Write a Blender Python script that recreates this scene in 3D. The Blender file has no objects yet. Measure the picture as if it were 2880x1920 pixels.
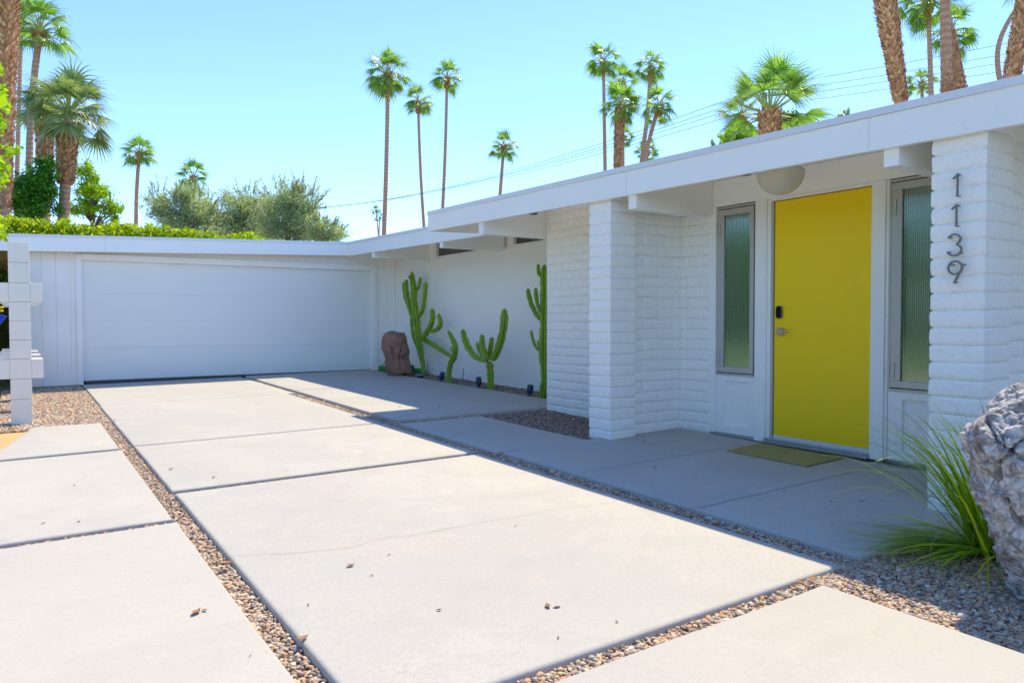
import bpy, bmesh, math, random
import numpy as np
from mathutils import Vector, Matrix, noise
random.seed(7); RNG = np.random.default_rng(11)
sc = bpy.context.scene
COL = sc.collection
H = 1.2                       # camera height above the datum
PI = math.pi

# ------------------------------------------------------------------ layout maths (survey of the place)
FPX = 2059.946; YAW, PIT, ROL = .591503417, -.0283395, -.00166072
def _rot():
    cy, sy = math.cos(YAW), math.sin(YAW)
    F = Vector((sy*math.cos(PIT), cy*math.cos(PIT), math.sin(PIT)))
    R0 = Vector((cy, -sy, 0)); U0 = R0.cross(F)
    return R0*math.cos(ROL)+U0*math.sin(ROL), U0*math.cos(ROL)-R0*math.sin(ROL), F
CR, CU, CF = _rot()
O = Vector((0, 0, H))
def ray(px, py): return CF+CR*((px-1440)/FPX)-CU*((py-960)/FPX)
def at(px, py, D): return O+ray(px, py)*D
def onX(px, py, X): d = ray(px, py); return O+d*(X/d.x)
def onY(px, py, Y): d = ray(px, py); return O+d*(Y/d.y)
SX, SY, G0 = .00926888, .01132908, -1.22787
def gd(x, y): return H+G0+SX*x+SY*y                 # driveway surface height
def gp(x, y): return H-1.2925+.028*x+.0113*y        # porch surface height
def onG(px, py, off=0.0):
    d = ray(px, py); t = (G0+off)/(d.z-SX*d.x-SY*d.y); return O+d*t

# ------------------------------------------------------------------ mesh helpers
def link(o, parent=None):
    COL.objects.link(o)
    if parent is not None: o.parent = parent
    return o
def tag(o, label=None, cat=None, group=None, kind=None):
    if label: o['label'] = label
    if cat: o['category'] = cat
    if group: o['group'] = group
    if kind: o['kind'] = kind
    return o
def empty(name, loc=(0, 0, 0)):
    o = bpy.data.objects.new(name, None); o.location = loc; COL.objects.link(o); return o
def thing(name, label, cat, loc=(0, 0, 0), group=None):
    return tag(empty(name, loc), label, cat, group)
def fin(name, verts, faces, mat, parent=None, smooth=False):
    """mesh in WORLD coords; if parent is an empty at some place, coordinates are made local to it"""
    off = np.array(parent_world(parent)) if parent is not None else np.zeros(3)
    verts = np.asarray(verts, dtype=np.float64).reshape(-1, 3)
    if parent is None:
        lo = verts.min(0); hi = verts.max(0); off = np.array([(lo[0]+hi[0])/2, (lo[1]+hi[1])/2, lo[2]])
    me = bpy.data.meshes.new(name)
    v = (verts-off).astype(np.float32)
    me.vertices.add(len(v)); me.vertices.foreach_set('co', v.ravel())
    if isinstance(faces, np.ndarray):
        k = faces.shape[1]; n = len(faces)
        me.loops.add(n*k); me.loops.foreach_set('vertex_index', faces.astype(np.int32).ravel())
        me.polygons.add(n); me.polygons.foreach_set('loop_start', np.arange(0, n*k, k, dtype=np.int32))
        me.polygons.foreach_set('loop_total', np.full(n, k, dtype=np.int32))
    else:
        tot = [len(f) for f in faces]; n = len(faces)
        me.loops.add(sum(tot)); me.loops.foreach_set('vertex_index', np.array([i for f in faces for i in f], dtype=np.int32))
        me.polygons.add(n); st = np.concatenate([[0], np.cumsum(tot)[:-1]]).astype(np.int32)
        me.polygons.foreach_set('loop_start', st); me.polygons.foreach_set('loop_total', np.array(tot, dtype=np.int32))
    me.polygons.foreach_set('use_smooth', np.full(len(me.polygons), smooth))
    me.update(calc_edges=True); me.validate()
    me.materials.append(mat)
    o = bpy.data.objects.new(name, me)
    if parent is None: o.location = off
    link(o, parent); return o
def parent_world(p):
    l = Vector(p.location)
    while p.parent is not None: p = p.parent; l = l+p.location
    return l
class MB:
    """collects shapes (world coordinates) for one mesh object"""
    def __init__(s): s.v = []; s.f = []
    def add(s, vs, fs):
        b = len(s.v); s.v += [tuple(v) for v in vs]; s.f += [tuple(i+b for i in f) for f in fs]; return s
    def box(s, x0, x1, y0, y1, z0, z1, bev=0.0):
        if x0 > x1: x0, x1 = x1, x0
        if y0 > y1: y0, y1 = y1, y0
        if z0 > z1: z0, z1 = z1, z0
        if bev <= 0:
            vs = [(x, y, z) for x in (x0, x1) for y in (y0, y1) for z in (z0, z1)]
            return s.add(vs, [(0, 1, 3, 2), (4, 6, 7, 5), (0, 4, 5, 1), (2, 3, 7, 6), (0, 2, 6, 4), (1, 5, 7, 3)])
        bm = bmesh.new(); bmesh.ops.create_cube(bm, size=1)
        for v in bm.verts: v.co = Vector(((x0+x1)/2+v.co.x*(x1-x0), (y0+y1)/2+v.co.y*(y1-y0), (z0+z1)/2+v.co.z*(z1-z0)))
        bmesh.ops.bevel(bm, geom=bm.edges[:], offset=min(bev, .45*min(x1-x0, y1-y0, z1-z0)), segments=2, affect='EDGES', profile=.6)
        s.bm(bm); bm.free(); return s
    def bm(s, bm, M=None):
        bm.verts.ensure_lookup_table(); bm.verts.index_update()
        vs = [(M @ v.co if M else v.co).copy() for v in bm.verts]
        return s.add(vs, [tuple(v.index for v in f.verts) for f in bm.faces])
    def hexa(s, p):  # 8 points: bottom 4 (ccw) then top 4
        return s.add(p, [(3, 2, 1, 0), (4, 5, 6, 7), (0, 1, 5, 4), (1, 2, 6, 5), (2, 3, 7, 6), (3, 0, 4, 7)])
    def tube(s, pts, rad, n=8, cap=True):
        pts = [Vector(p) for p in pts]
        if not hasattr(rad, '__len__'): rad = [rad]*len(pts)
        rings = []; up = Vector((0, 0, 1)); last = None
        for i, p in enumerate(pts):
            t = (pts[min(i+1, len(pts)-1)]-pts[max(i-1, 0)]).normalized()
            if last is None:
                a = t.cross(up); a = Vector((1, 0, 0)) if a.length < 1e-3 else a.normalized()
            else: a = (last-t*last.dot(t)); a = a.normalized() if a.length > 1e-6 else last
            last = a; b = t.cross(a)
            rings.append([p+(a*math.cos(2*PI*k/n)+b*math.sin(2*PI*k/n))*rad[i] for k in range(n)])
        vs = [q for r in rings for q in r]; fs = []
        for i in range(len(rings)-1):
            for k in range(n): fs.append((i*n+k, i*n+(k+1) % n, (i+1)*n+(k+1) % n, (i+1)*n+k))
        if cap: fs.append(tuple(range(n-1, -1, -1))); fs.append(tuple((len(rings)-1)*n+k for k in range(n)))
        return s.add(vs, fs)
    def build(s, name, mat, parent=None, smooth=False): return fin(name, s.v, s.f, mat, parent, smooth)
def autosmooth(o, ang=40):
    me = o.data; me.polygons.foreach_set('use_smooth', np.full(len(me.polygons), True))
    bm = bmesh.new(); bm.from_mesh(me)
    for e in bm.edges:
        if len(e.link_faces) == 2 and e.calc_face_angle(0) > math.radians(ang): e.smooth = False
    bm.to_mesh(me); bm.free(); return o

# ------------------------------------------------------------------ materials
class N:
    def __init__(s, name):
        s.m = bpy.data.materials.new(name); s.m.use_nodes = True; s.t = s.m.node_tree; s.t.nodes.clear()
        s.out = s.t.nodes.new('ShaderNodeOutputMaterial')
    def n(s, typ, **k):
        nd = s.t.nodes.new(typ)
        for a, b in k.items():
            if hasattr(nd, a): setattr(nd, a, b)
        return nd
    def l(s, a, b): s.t.links.new(a, b)
    def coord(s, obj=True):
        return s.n('ShaderNodeNewGeometry').outputs['Position'] if not obj else s.n('ShaderNodeTexCoord').outputs['Object']
    def noise(s, scale, detail=4, rough=.55, vec=None, dist=0):
        nd = s.n('ShaderNodeTexNoise'); nd.inputs['Scale'].default_value = scale; nd.inputs['Detail'].default_value = detail
        nd.inputs['Roughness'].default_value = rough; nd.inputs['Distortion'].default_value = dist
        s.l(vec if vec is not None else s.coord(False), nd.inputs['Vector']); return nd.outputs['Fac']
    def ramp(s, fac, stops, interp='LINEAR'):
        nd = s.n('ShaderNodeValToRGB'); cr = nd.color_ramp; cr.interpolation = interp
        while len(cr.elements) < len(stops): cr.elements.new(.5)
        for e, (p, c) in zip(cr.elements, stops): e.position = p; e.color = (*c, 1) if len(c) == 3 else c
        s.l(fac, nd.inputs['Fac']); return nd.outputs['Color']
    def mix(s, fac, a, b, mode='MIX'):
        nd = s.n('ShaderNodeMix'); nd.data_type = 'RGBA'; nd.blend_type = mode
        for sock, val in ((nd.inputs[0], fac), (nd.inputs[6], a), (nd.inputs[7], b)):
            if isinstance(val, (int, float)): sock.default_value = val
            elif isinstance(val, (tuple, list)): sock.default_value = (*val, 1) if len(val) == 3 else val
            else: s.l(val, sock)
        return nd.outputs[2]
    def bump(s, h, strength=.3, dist=.01, normal=None):
        nd = s.n('ShaderNodeBump'); nd.inputs['Strength'].default_value = strength; nd.inputs['Distance'].default_value = dist
        s.l(h, nd.inputs['Height'])
        if normal is not None: s.l(normal, nd.inputs['Normal'])
        return nd.outputs['Normal']
    def math(s, op, a, b=None):
        nd = s.n('ShaderNodeMath', operation=op)
        for i, v in enumerate((a, b)):
            if v is None: continue
            if isinstance(v, (int, float)): nd.inputs[i].default_value = v
            else: s.l(v, nd.inputs[i])
        return nd.outputs[0]
    def bsdf(s, col, rough=.6, metal=0, normal=None, spec=.5, trans=None, tcol=None):
        p = s.n('ShaderNodeBsdfPrincipled')
        for sock, val in (('Base Color', col), ('Roughness', rough), ('Metallic', metal), ('Specular IOR Level', spec)):
            if isinstance(val, (int, float)): p.inputs[sock].default_value = val
            elif isinstance(val, tuple): p.inputs[sock].default_value = (*val, 1) if len(val) == 3 else val
            else: s.l(val, p.inputs[sock])
        if normal is not None: s.l(normal, p.inputs['Normal'])
        sh = p.outputs[0]
        if trans:
            t = s.n('ShaderNodeBsdfTranslucent')
            c = tcol if tcol is not None else col
            if isinstance(c, tuple): t.inputs[0].default_value = (*c, 1)
            else: s.l(c, t.inputs[0])
            mx = s.n('ShaderNodeMixShader'); mx.inputs[0].default_value = trans
            s.l(sh, mx.inputs[1]); s.l(t.outputs[0], mx.inputs[2]); sh = mx.outputs[0]
        s.l(sh, s.out.inputs['Surface']); return s.m
def rnd(s): return s.n('ShaderNodeNewGeometry').outputs['Random Per Island']

def m_plain(name, col, rough=.5, metal=0, var=.06, scale=3, bump=0, bscale=60, spec=.5):
    s = N(name); f = s.noise(scale, 5)
    c = s.mix(f, tuple(x*(1-var) for x in col), tuple(min(1, x*(1+var)) for x in col))
    nr = s.bump(s.noise(bscale, 4), bump, .01) if bump else None
    return s.bsdf(c, rough, metal, nr, spec)
def m_paint(name, col=(.92, .915, .875), dirt=.07, bump=.05):
    s = N(name); big = s.noise(1.3, 6, .6); fine = s.noise(14, 5, .6)
    c = s.mix(s.ramp(big, [(.35, (0, 0, 0)), (.75, (1, 1, 1))]), col, tuple(x*(1-dirt) for x in col))
    c = s.mix(s.ramp(fine, [(.62, (0, 0, 0)), (.80, (.5, .5, .5))]), c, tuple(x*.80 for x in col))
    return s.bsdf(c, .55, 0, s.bump(s.noise(45, 4), bump, .004), .4)
def m_block():
    s = N('slump_block_paint'); n1 = s.noise(28, 6, .65); n2 = s.noise(7, 4); n3 = s.noise(110, 3)
    h = s.math('ADD', s.math('MULTIPLY', n1, .8), s.math('ADD', n2, s.math('MULTIPLY', n3, .25)))
    c = s.mix(s.ramp(n1, [(.30, (0, 0, 0)), (.5, (1, 1, 1))]), (.86, .84, .78), (.92, .91, .865))
    return s.bsdf(c, .7, 0, s.bump(h, .55, .012), .3)
def m_stucco():
    s = N('stucco'); n1 = s.noise(2.2, 5); n2 = s.noise(90, 5, .7)
    c = s.mix(n1, (.90, .89, .85), (.92, .915, .88))
    return s.bsdf(c, .8, 0, s.bump(s.math('ADD', n2, s.noise(6, 4)), .35, .006), .2)
def m_concrete():
    s = N('concrete')
    big = s.noise(.55, 6, .62, dist=.4); mid = s.noise(2.4, 7, .65, dist=.6); fine = s.noise(55, 5, .7); spk = s.noise(190, 2, .5)
    c = s.mix(s.ramp(big, [(.3, (0, 0, 0)), (.7, (1, 1, 1))]), (.43, .405, .365), (.55, .517, .465))
    c = s.mix(s.ramp(mid, [(.47, (0, 0, 0)), (.70, (.85, .85, .85))]), c, (.42, .41, .39))
    c = s.mix(s.ramp(s.noise(.9, 5, .5, dist=.2), [(.55, (0, 0, 0)), (.70, (.55, .55, .55))]), c, (.50, .43, .34))
    c = s.mix(s.ramp(fine, [(.38, (1, 1, 1)), (.60, (0, 0, 0))]), c, (.42, .41, .385))
    c = s.mix(s.ramp(spk, [(.30, (.9, .9, .9)), (.40, (0, 0, 0))]), c, (.27, .26, .24))
    yel = s.ramp(s.noise(1.7, 2, .4), [(.70, (0, 0, 0)), (.80, (.5, .5, .5))])
    c = s.mix(yel, c, (.62, .52, .36))
    oi = s.n('ShaderNodeObjectInfo'); c = s.mix(s.math('MULTIPLY', oi.outputs['Random'], .5), c, (.40, .385, .36))
    st = s.ramp(s.noise(.8, 9, .72, dist=1.6), [(.50, (0, 0, 0)), (.57, (.3, .3, .3)), (.64, (0, 0, 0))]); c = s.mix(st, c, (.37, .355, .33))
    spot_ = s.ramp(s.noise(3.3, 2, .5), [(.72, (0, 0, 0)), (.77, (.6, .6, .6))]); c = s.mix(spot_, c, (.34, .33, .31))
    h = s.math('ADD', s.math('MULTIPLY', fine, .6), s.math('MULTIPLY', mid, .6))
    return s.bsdf(c, .82, 0, s.bump(h, .25, .006), .25)
def m_random(name, stops, rough=.7, bump=.3, bscale=40, trans=None, mottled=.2):
    s = N(name); c = s.ramp(rnd(s), stops, 'LINEAR')
    n = s.noise(bscale, 3)
    c2 = s.mix(s.math('MULTIPLY', n, mottled*2), c, (.02, .02, .015)) if mottled else c
    return s.bsdf(c2, rough, 0, s.bump(n, bump, .003) if bump else None, .3, trans)
def m_leaf(name, stops, trans=.4, rough=.5, gain=1.6):
    s = N(name); c = s.ramp(rnd(s), stops)
    tc = s.mix(1.0, c, (gain, gain*1.02, gain*.55), 'MULTIPLY')
    return s.bsdf(c, rough, 0, None, .35, trans, tc)
PEB = [(0, (.44, .28, .15)), (.18, (.72, .56, .36)), (.32, (.50, .29, .18)), (.42, (.17, .15, .16)), (.56, (.66, .55, .41)),
       (.68, (.28, .23, .23)), (.80, (.58, .32, .18)), (.9, (.38, .32, .27)), (1, (.80, .73, .63))]
MAT = dict(
    white=m_paint('white_paint'), fascia=m_paint('fascia_paint', (.91, .91, .875), .04), flash=m_plain('white_metal', (.72, .74, .77), .35, 0, .05, 2),
    garage=m_plain('garage_door_paint', (.80, .83, .80), .45, 0, .03, 1.2, .1, 160), block=m_block(), stucco=m_stucco(), concrete=m_concrete(),
    soffit=m_paint('soffit_paint', (.91, .89, .83), .04, .03), tan=m_plain('tan_boards', (.55, .40, .22), .6, 0, .1, 5),
    dark=m_plain('dark_gap', (.03, .03, .03), .8), rubber=m_plain('rubber_seal', (.07, .07, .075), .6),
    alum=m_plain('aluminium', (.50, .50, .47), .38, .35, .06, 6), chrome=m_plain('satin_nickel', (.50, .46, .42), .28, .9, .05, 10),
    numb=m_plain('bronze_metal', (.27, .25, .23), .38, .8, .1, 30), steel=m_plain('threshold_metal', (.42, .45, .48), .35, .7, .1, 8),
    black=m_plain('black_gloss', (.01, .012, .015), .08), blue=m_plain('blue_plastic', (.008, .035, .085), .45),
    hose=m_plain('green_hose', (.02, .38, .05), .35), wood=m_plain('pole_wood', (.17, .13, .10), .8, 0, .2, 6, .3, 30),
    wire=m_plain('wire', (.10, .13, .18), .5), ornament=m_plain('blue_metal', (.01, .06, .55), .35), yellowleaf=m_plain('yellow_petal', (.75, .62, .02), .5),
)
MAT['seam'] = m_plain('painted_seam', (.48, .48, .49), .7)
def m_door():
    s = N('yellow_paint'); n = s.noise(1.6, 6, .6); f = s.noise(8, 4)
    c = s.mix(n, (.98, .66, .001), (1.0, .70, .002)); c = s.mix(s.ramp(f, [(.66, (0, 0, 0)), (.78, (.25, .25, .25))]), c, (.80, .58, .03))
    return s.bsdf(c, .42, 0, s.bump(s.noise(120, 3), .06, .003), .45)
MAT['door'] = m_door(); MAT['blockp'] = m_paint('post_paint', (.84, .80, .71), .08)
def m_glass():
    s = N('ribbed_glass'); d = s.n('ShaderNodeBsdfPrincipled'); d.inputs['Base Color'].default_value = (.02, .045, .035, 1); d.inputs['Roughness'].default_value = .25
    g = s.n('ShaderNodeBsdfGlossy'); g.inputs['Color'].default_value = (.74, .84, .76, 1); g.inputs['Roughness'].default_value = .10
    mx = s.n('ShaderNodeMixShader'); mx.inputs[0].default_value = .48; s.l(d.outputs[0], mx.inputs[1]); s.l(g.outputs[0], mx.inputs[2])
    s.l(mx.outputs[0], s.out.inputs['Surface']); return s.m
MAT['glass'] = m_glass()
def m_pane():
    s = N('dark_glass'); return s.bsdf((.05, .06, .05), .06, 0, None, .8)
MAT['pane'] = m_pane()
def m_dome():
    s = N('opal_glass'); return s.bsdf((.93, .89, .77), .22, 0, None, .5, .40)
MAT['dome'] = m_dome()
def m_mat():
    s = N('doormat_weave'); w = s.n('ShaderNodeTexWave'); w.wave_type = 'BANDS'; w.bands_direction = 'X'
    w.inputs['Scale'].default_value = 22; w.inputs['Distortion'].default_value = 1.2; w.inputs['Detail'].default_value = 3
    s.l(s.coord(), w.inputs['Vector'])
    c = s.mix(w.outputs['Fac'], (.22, .20, .08), (.50, .45, .18)); c = s.mix(s.ramp(s.noise(30, 3), [(.5, (0, 0, 0)), (.7, (.6, .6, .6))]), c, (.30, .26, .12))
    return s.bsdf(c, .9, 0, s.bump(w.outputs['Fac'], .6, .006), .1)
MAT['mat'] = m_mat()
def m_ground():
    s = N('ground_soil'); a = s.noise(.35, 5); b = s.noise(18, 6, .7); v = s.n('ShaderNodeTexVoronoi'); v.inputs['Scale'].default_value = 70
    s.l(s.coord(False), v.inputs['Vector'])
    c = s.mix(v.outputs['Color'], (.26, .21, .16), (.46, .38, .29)); c = s.mix(.55, c, s.ramp(v.outputs['Distance'], [(0, (.5, .42, .33)), (.8, (.10, .08, .06))]))
    c = s.mix(s.ramp(b, [(.4, (0, 0, 0)), (.7, (.5, .5, .5))]), c, (.30, .23, .15))
    return s.bsdf(c, .95, 0, s.bump(v.outputs['Distance'], .7, .01), .1)
MAT['ground'] = m_ground()
def m_sand():
    s = N('decomposed_granite'); a = s.noise(6, 6, .7); b = s.noise(60, 4)
    return s.bsdf(s.mix(a, (.44, .28, .13), (.62, .43, .22)), .95, 0, s.bump(b, .6, .01), .1)
MAT['sand'] = m_sand()
MAT['lawn'] = m_plain('lawn_grass', (.10, .19, .03), .9, 0, .4, 8, .5, 60)
MAT['asphalt'] = m_plain('asphalt', (.055, .055, .06), .9, 0, .1, 4, .3, 80)
MAT['pebble'] = m_random('pebbles_light', PEB, .6, .15, 60, None, .12)
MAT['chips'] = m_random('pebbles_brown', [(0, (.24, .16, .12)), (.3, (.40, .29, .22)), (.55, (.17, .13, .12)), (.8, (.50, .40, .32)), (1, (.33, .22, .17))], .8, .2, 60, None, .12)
MAT['hedge'] = m_leaf('hedge_leaf', [(0, (.07, .14, .004)), (.35, (.28, .42, .006)), (.7, (.56, .62, .01)), (.85, (.30, .40, .02)), (1, (.16, .24, .02))], .42)
MAT['hedgecore'] = m_plain('hedge_core', (.09, .085, .02), .95, 0, .4, 4)
MAT['palm'] = m_leaf('palm_leaf', [(0, (.07, .17, .04)), (.4, (.14, .30, .05)), (.75, (.28, .46, .06)), (1, (.20, .34, .18))], .40, .36, 1.6)
MAT['palmp'] = m_leaf('palm_leaf_pale', [(0, (.12, .19, .07)), (.5, (.22, .32, .13)), (1, (.34, .42, .22))], .38, .35, 1.3)
MAT['petiole'] = m_plain('palm_stalk', (.30, .36, .06), .5, 0, .2, 3)
MAT['trunk'] = None
def m_trunk():
    s = N('palm_trunk'); z = s.n('ShaderNodeSeparateXYZ'); s.l(s.coord(False), z.inputs[0])
    w = s.n('ShaderNodeTexWave'); w.wave_type = 'BANDS'; w.bands_direction = 'Z'; w.inputs['Scale'].default_value = 1.6; w.inputs['Distortion'].default_value = 2.0; w.inputs['Detail'].default_value = 3
    s.l(s.coord(False), w.inputs['Vector'])
    n = s.noise(9, 5, .65)
    c = s.mix(w.outputs['Fac'], (.46, .26, .155), (.60, .38, .25)); c = s.mix(s.ramp(n, [(.4, (0, 0, 0)), (.7, (.6, .6, .6))]), c, (.30, .18, .12))
    return s.bsdf(c, .9, 0, s.bump(s.math('ADD', w.outputs['Fac'], n), .5, .03), .1)
MAT['trunk'] = m_trunk()
MAT['boot'] = m_random('palm_boots', [(0, (.30, .13, .055)), (.3, (.72, .40, .18)), (.6, (.46, .22, .10)), (.85, (.84, .54, .29)), (1, (.58, .32, .16))], .85, .3, 30, None, .2)
MAT['bark'] = m_plain('bark', (.16, .12, .09), .9, 0, .3, 8, .6, 20)
MAT['olive'] = m_leaf('grey_green_leaf', [(0, (.30, .38, .20)), (.4, (.46, .54, .34)), (.75, (.62, .68, .50)), (1, (.36, .48, .20))], .5, .5, 1.15)
MAT['vine'] = m_leaf('deep_green_leaf', [(0, (.03, .11, .008)), (.5, (.06, .22, .015)), (.85, (.13, .36, .02)), (1, (.24, .45, .03))], .4)
MAT['lime'] = m_leaf('lime_leaf', [(0, (.18, .32, .008)), (.5, (.36, .52, .012)), (1, (.24, .36, .02))], .45)
MAT['darkleaf'] = m_leaf('shade_leaf', [(0, (.012, .045, .008)), (.6, (.03, .12, .015)), (1, (.09, .22, .03))], .3)  # dark green tones, varied per leaf
MAT['grassb'] = m_leaf('grass_blade', [(0, (.08, .22, .015)), (.4, (.22, .42, .02)), (.75, (.70, .72, .04)), (1, (.42, .55, .05))], .4, .3)
MAT['dryb'] = m_leaf('dry_blade', [(0, (.30, .19, .10)), (.5, (.56, .42, .24)), (.8, (.12, .07, .06)), (1, (.62, .50, .32))], .25)
MAT['dryleaf'] = m_plain('dry_leaf', (.30, .13, .045), .7, 0, .5, 90, .4, 60)
MAT['litter'] = m_plain('dark_litter', (.06, .04, .03), .8, 0, .4, 90)
def m_cactus():
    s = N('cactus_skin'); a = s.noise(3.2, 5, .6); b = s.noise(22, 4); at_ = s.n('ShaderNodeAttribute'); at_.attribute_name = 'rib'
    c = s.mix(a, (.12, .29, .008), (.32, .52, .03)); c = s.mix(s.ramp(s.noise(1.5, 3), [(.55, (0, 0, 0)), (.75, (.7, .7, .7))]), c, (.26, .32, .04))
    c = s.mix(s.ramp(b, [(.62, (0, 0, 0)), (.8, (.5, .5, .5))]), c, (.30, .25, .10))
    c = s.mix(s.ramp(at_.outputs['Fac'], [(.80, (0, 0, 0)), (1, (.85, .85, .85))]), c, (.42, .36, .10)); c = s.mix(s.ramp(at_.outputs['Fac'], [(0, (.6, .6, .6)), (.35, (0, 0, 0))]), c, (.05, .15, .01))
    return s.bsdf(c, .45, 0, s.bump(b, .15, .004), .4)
MAT['cactus'] = m_cactus()
def m_rock(name, stops, scale, veins):
    s = N(name); n1 = s.noise(scale, 8, .68, dist=.8); n2 = s.noise(scale*5, 6, .7, dist=.5); n3 = s.noise(scale*2.2, 5, .6)
    c = s.ramp(n1, stops); c = s.mix(s.ramp(n2, [(.42, (.75, .75, .75)), (.56, (0, 0, 0))]), c, veins)
    v = s.n('ShaderNodeTexVoronoi'); v.feature = 'DISTANCE_TO_EDGE'; v.inputs['Scale'].default_value = scale*1.6
    mp = s.mix(.12, s.coord(False), s.n('ShaderNodeTexNoise').outputs['Color']); s.l(mp, v.inputs['Vector'])
    cr = s.ramp(v.outputs['Distance'], [(0, (0, 0, 0)), (.06, (1, 1, 1))])
    h = s.math('ADD', s.math('MULTIPLY', n2, 1.0), s.math('ADD', s.math('MULTIPLY', n3, 1.4), s.math('MULTIPLY', cr, .35)))
    return s.bsdf(c, .75, 0, s.bump(h, .9, .03), .3)
MAT['rockp'] = m_rock('marbled_rock', [(.28, (.15, .11, .11)), (.40, (.40, .36, .36)), (.5, (.74, .74, .74)), (.58, (.40, .39, .41)), (.66, (.78, .78, .77)), (.76, (.42, .22, .15))], 4.5, (.18, .165, .18))
MAT['rockb'] = m_rock('brown_rock', [(.3, (.21, .11, .075)), (.5, (.33, .18, .12)), (.62, (.40, .24, .16)), (.75, (.17, .13, .12))], 2.6, (.28, .17, .13))

# ------------------------------------------------------------------ world, sun, camera
SUN = Vector((.513, .22, 1.0)).normalized()
EL = math.asin(SUN.z); AZ = math.atan2(SUN.x, SUN.y)
w = bpy.data.worlds.new('World'); sc.world = w; w.use_nodes = True; nt = w.node_tree; nt.nodes.clear()
sky = nt.nodes.new('ShaderNodeTexSky'); sky.sky_type = 'NISHITA'; sky.sun_disc = False
sky.sun_elevation = EL; sky.sun_rotation = AZ; sky.altitude = 100; sky.air_density = .56; sky.dust_density = 0; sky.ozone_density = 6.0
bg = nt.nodes.new('ShaderNodeBackground'); bg.inputs[1].default_value = .15
wo = nt.nodes.new('ShaderNodeOutputWorld'); nt.links.new(sky.outputs[0], bg.inputs[0]); nt.links.new(bg.outputs[0], wo.inputs[0])
sl = bpy.data.lights.new('sun', 'SUN'); sl.energy = 2.1; sl.angle = math.radians(.55); sl.color = (1, .86, .60)
so = bpy.data.objects.new('sun', sl); COL.objects.link(so); so.rotation_euler = SUN.to_track_quat('Z', 'Y').to_euler(); so.location = (8, 4, 20)
cam = bpy.data.cameras.new('camera'); co = bpy.data.objects.new('camera', cam); COL.objects.link(co)
cam.sensor_width = 36; cam.lens = FPX/2880*36; cam.clip_start = .05; cam.clip_end = 3000
Mx = Matrix((CR, CU, -CF)).transposed().to_4x4(); Mx.translation = O; co.matrix_world = Mx; sc.camera = co
sc.view_settings.view_transform = 'Standard'; sc.view_settings.look = 'None'; sc.view_settings.exposure = 1.66; sc.view_settings.gamma = 1
sc.cycles.max_bounces = 10; sc.cycles.diffuse_bounces = 8; sc.cycles.transparent_max_bounces = 8; sc.cycles.caustics_reflective = False; sc.cycles.caustics_refractive = False

# ------------------------------------------------------------------ ground, slabs, gravel
def ground_sheet():
    xs = [-900, -60, -20, -8, 0, 8, 25, 60, 900]; ys = [-900, -60, -12, -4, 4, 12, 24, 60, 900]
    cl = lambda a, lo, hi: max(lo, min(hi, a))
    vs = [(x, y, gd(cl(x, -20, 25), cl(y, -12, 24))-.056) for x in xs for y in ys]
    n = len(ys); fs = [(i*n+j, (i+1)*n+j, (i+1)*n+j+1, i*n+j+1) for i in range(len(xs)-1) for j in range(n-1)]
    tag(fin('ground', vs, fs, MAT['ground']), kind='structure')
ground_sheet()
def slab(name, poly, zf, th=.10, label=None, group=None, bev=.020):
    """concrete slab whose top follows zf; wobbly cast edge with a small round-over"""
    pts = []
    n = len(poly)
    for i in range(n):
        a = Vector(poly[i]); b = Vector(poly[(i+1) % n]); L = (b-a).length; k = max(2, int(L/.22))
        d = (b-a)/L; nr = Vector((d.y, -d.x))
        for j in range(k):
            t = j/k; p = a+(b-a)*t; amp = .0035 if j else 0
            pts.append(p+nr*amp*noise.noise(Vector((p.x*2.3, p.y*2.3, i))))
    m = len(pts); cen = sum(pts, Vector((0, 0)))/m
    def inset(d):
        o = []
        for i, p in enumerate(pts):
            a = pts[i-1]; b = pts[(i+1) % m]; t = (b-a).normalized(); o.append(p+Vector((-t.y, t.x))*d)
        return o
    area = sum(pts[i].x*pts[(i+1) % m].y-pts[(i+1) % m].x*pts[i].y for i in range(m)); sg = 1 if area > 0 else -1
    prof_ = [(0, th), (0, .016), (.08, .010), (.25, .0055), (.55, .0018), (1.0, 0)]; NR = len(prof_)
    vs = []
    for f_, dz_ in prof_: vs += [(p.x, p.y, zf(p.x, p.y)-dz_) for p in inset(sg*bev*f_)]
    fs = []
    for r in range(NR-1):
        for i in range(m):
            j = (i+1) % m; f = (r*m+i, r*m+j, (r+1)*m+j, (r+1)*m+i); fs.append(f if sg > 0 else f[::-1])
    top = tuple((NR-1)*m+i for i in range(m)); fs.append(top if sg > 0 else top[::-1])
    o = autosmooth(fin(name, vs, fs, MAT['concrete']), 50)
    return tag(o, label, None, group, 'structure')
def rect(x0, x1, y0, y1): return [(x0, y0), (x1, y0), (x1, y1), (x0, y1)]
GS = 'concrete slabs of the driveway'
slab('driveway_slab', rect(.855, 3.40, 10.905, 14.16), gd, group=GS, label='sunlit driveway slab against the garage door')
slab('driveway_slab', rect(.845, 3.285, 7.475, 10.875), gd, group=GS, label='second driveway slab from the garage door')
slab('driveway_slab', rect(.845, 3.275, 5.44, 7.42), gd, group=GS, label='third driveway slab from the garage door')
S4 = slab('driveway_slab', rect(.85, 3.265, 2.02, 5.345), gd, group=GS, label='largest driveway slab, crossed by a hairline crack')
slab('driveway_slab', rect(.87, 2.965, -8.5, 1.92), gd, group=GS, label='driveway slab at the bottom right, below the gravel joint')  # stretched out of view towards the street to bounce sunlight onto the house
slab('driveway_slab', [(.10, 9.30), (-.16, 7.95), (-.6, 7.42), (.725, 7.42), (.725, 9.21)], gd, group=GS, label='small angled slab beside the white block post')
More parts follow.
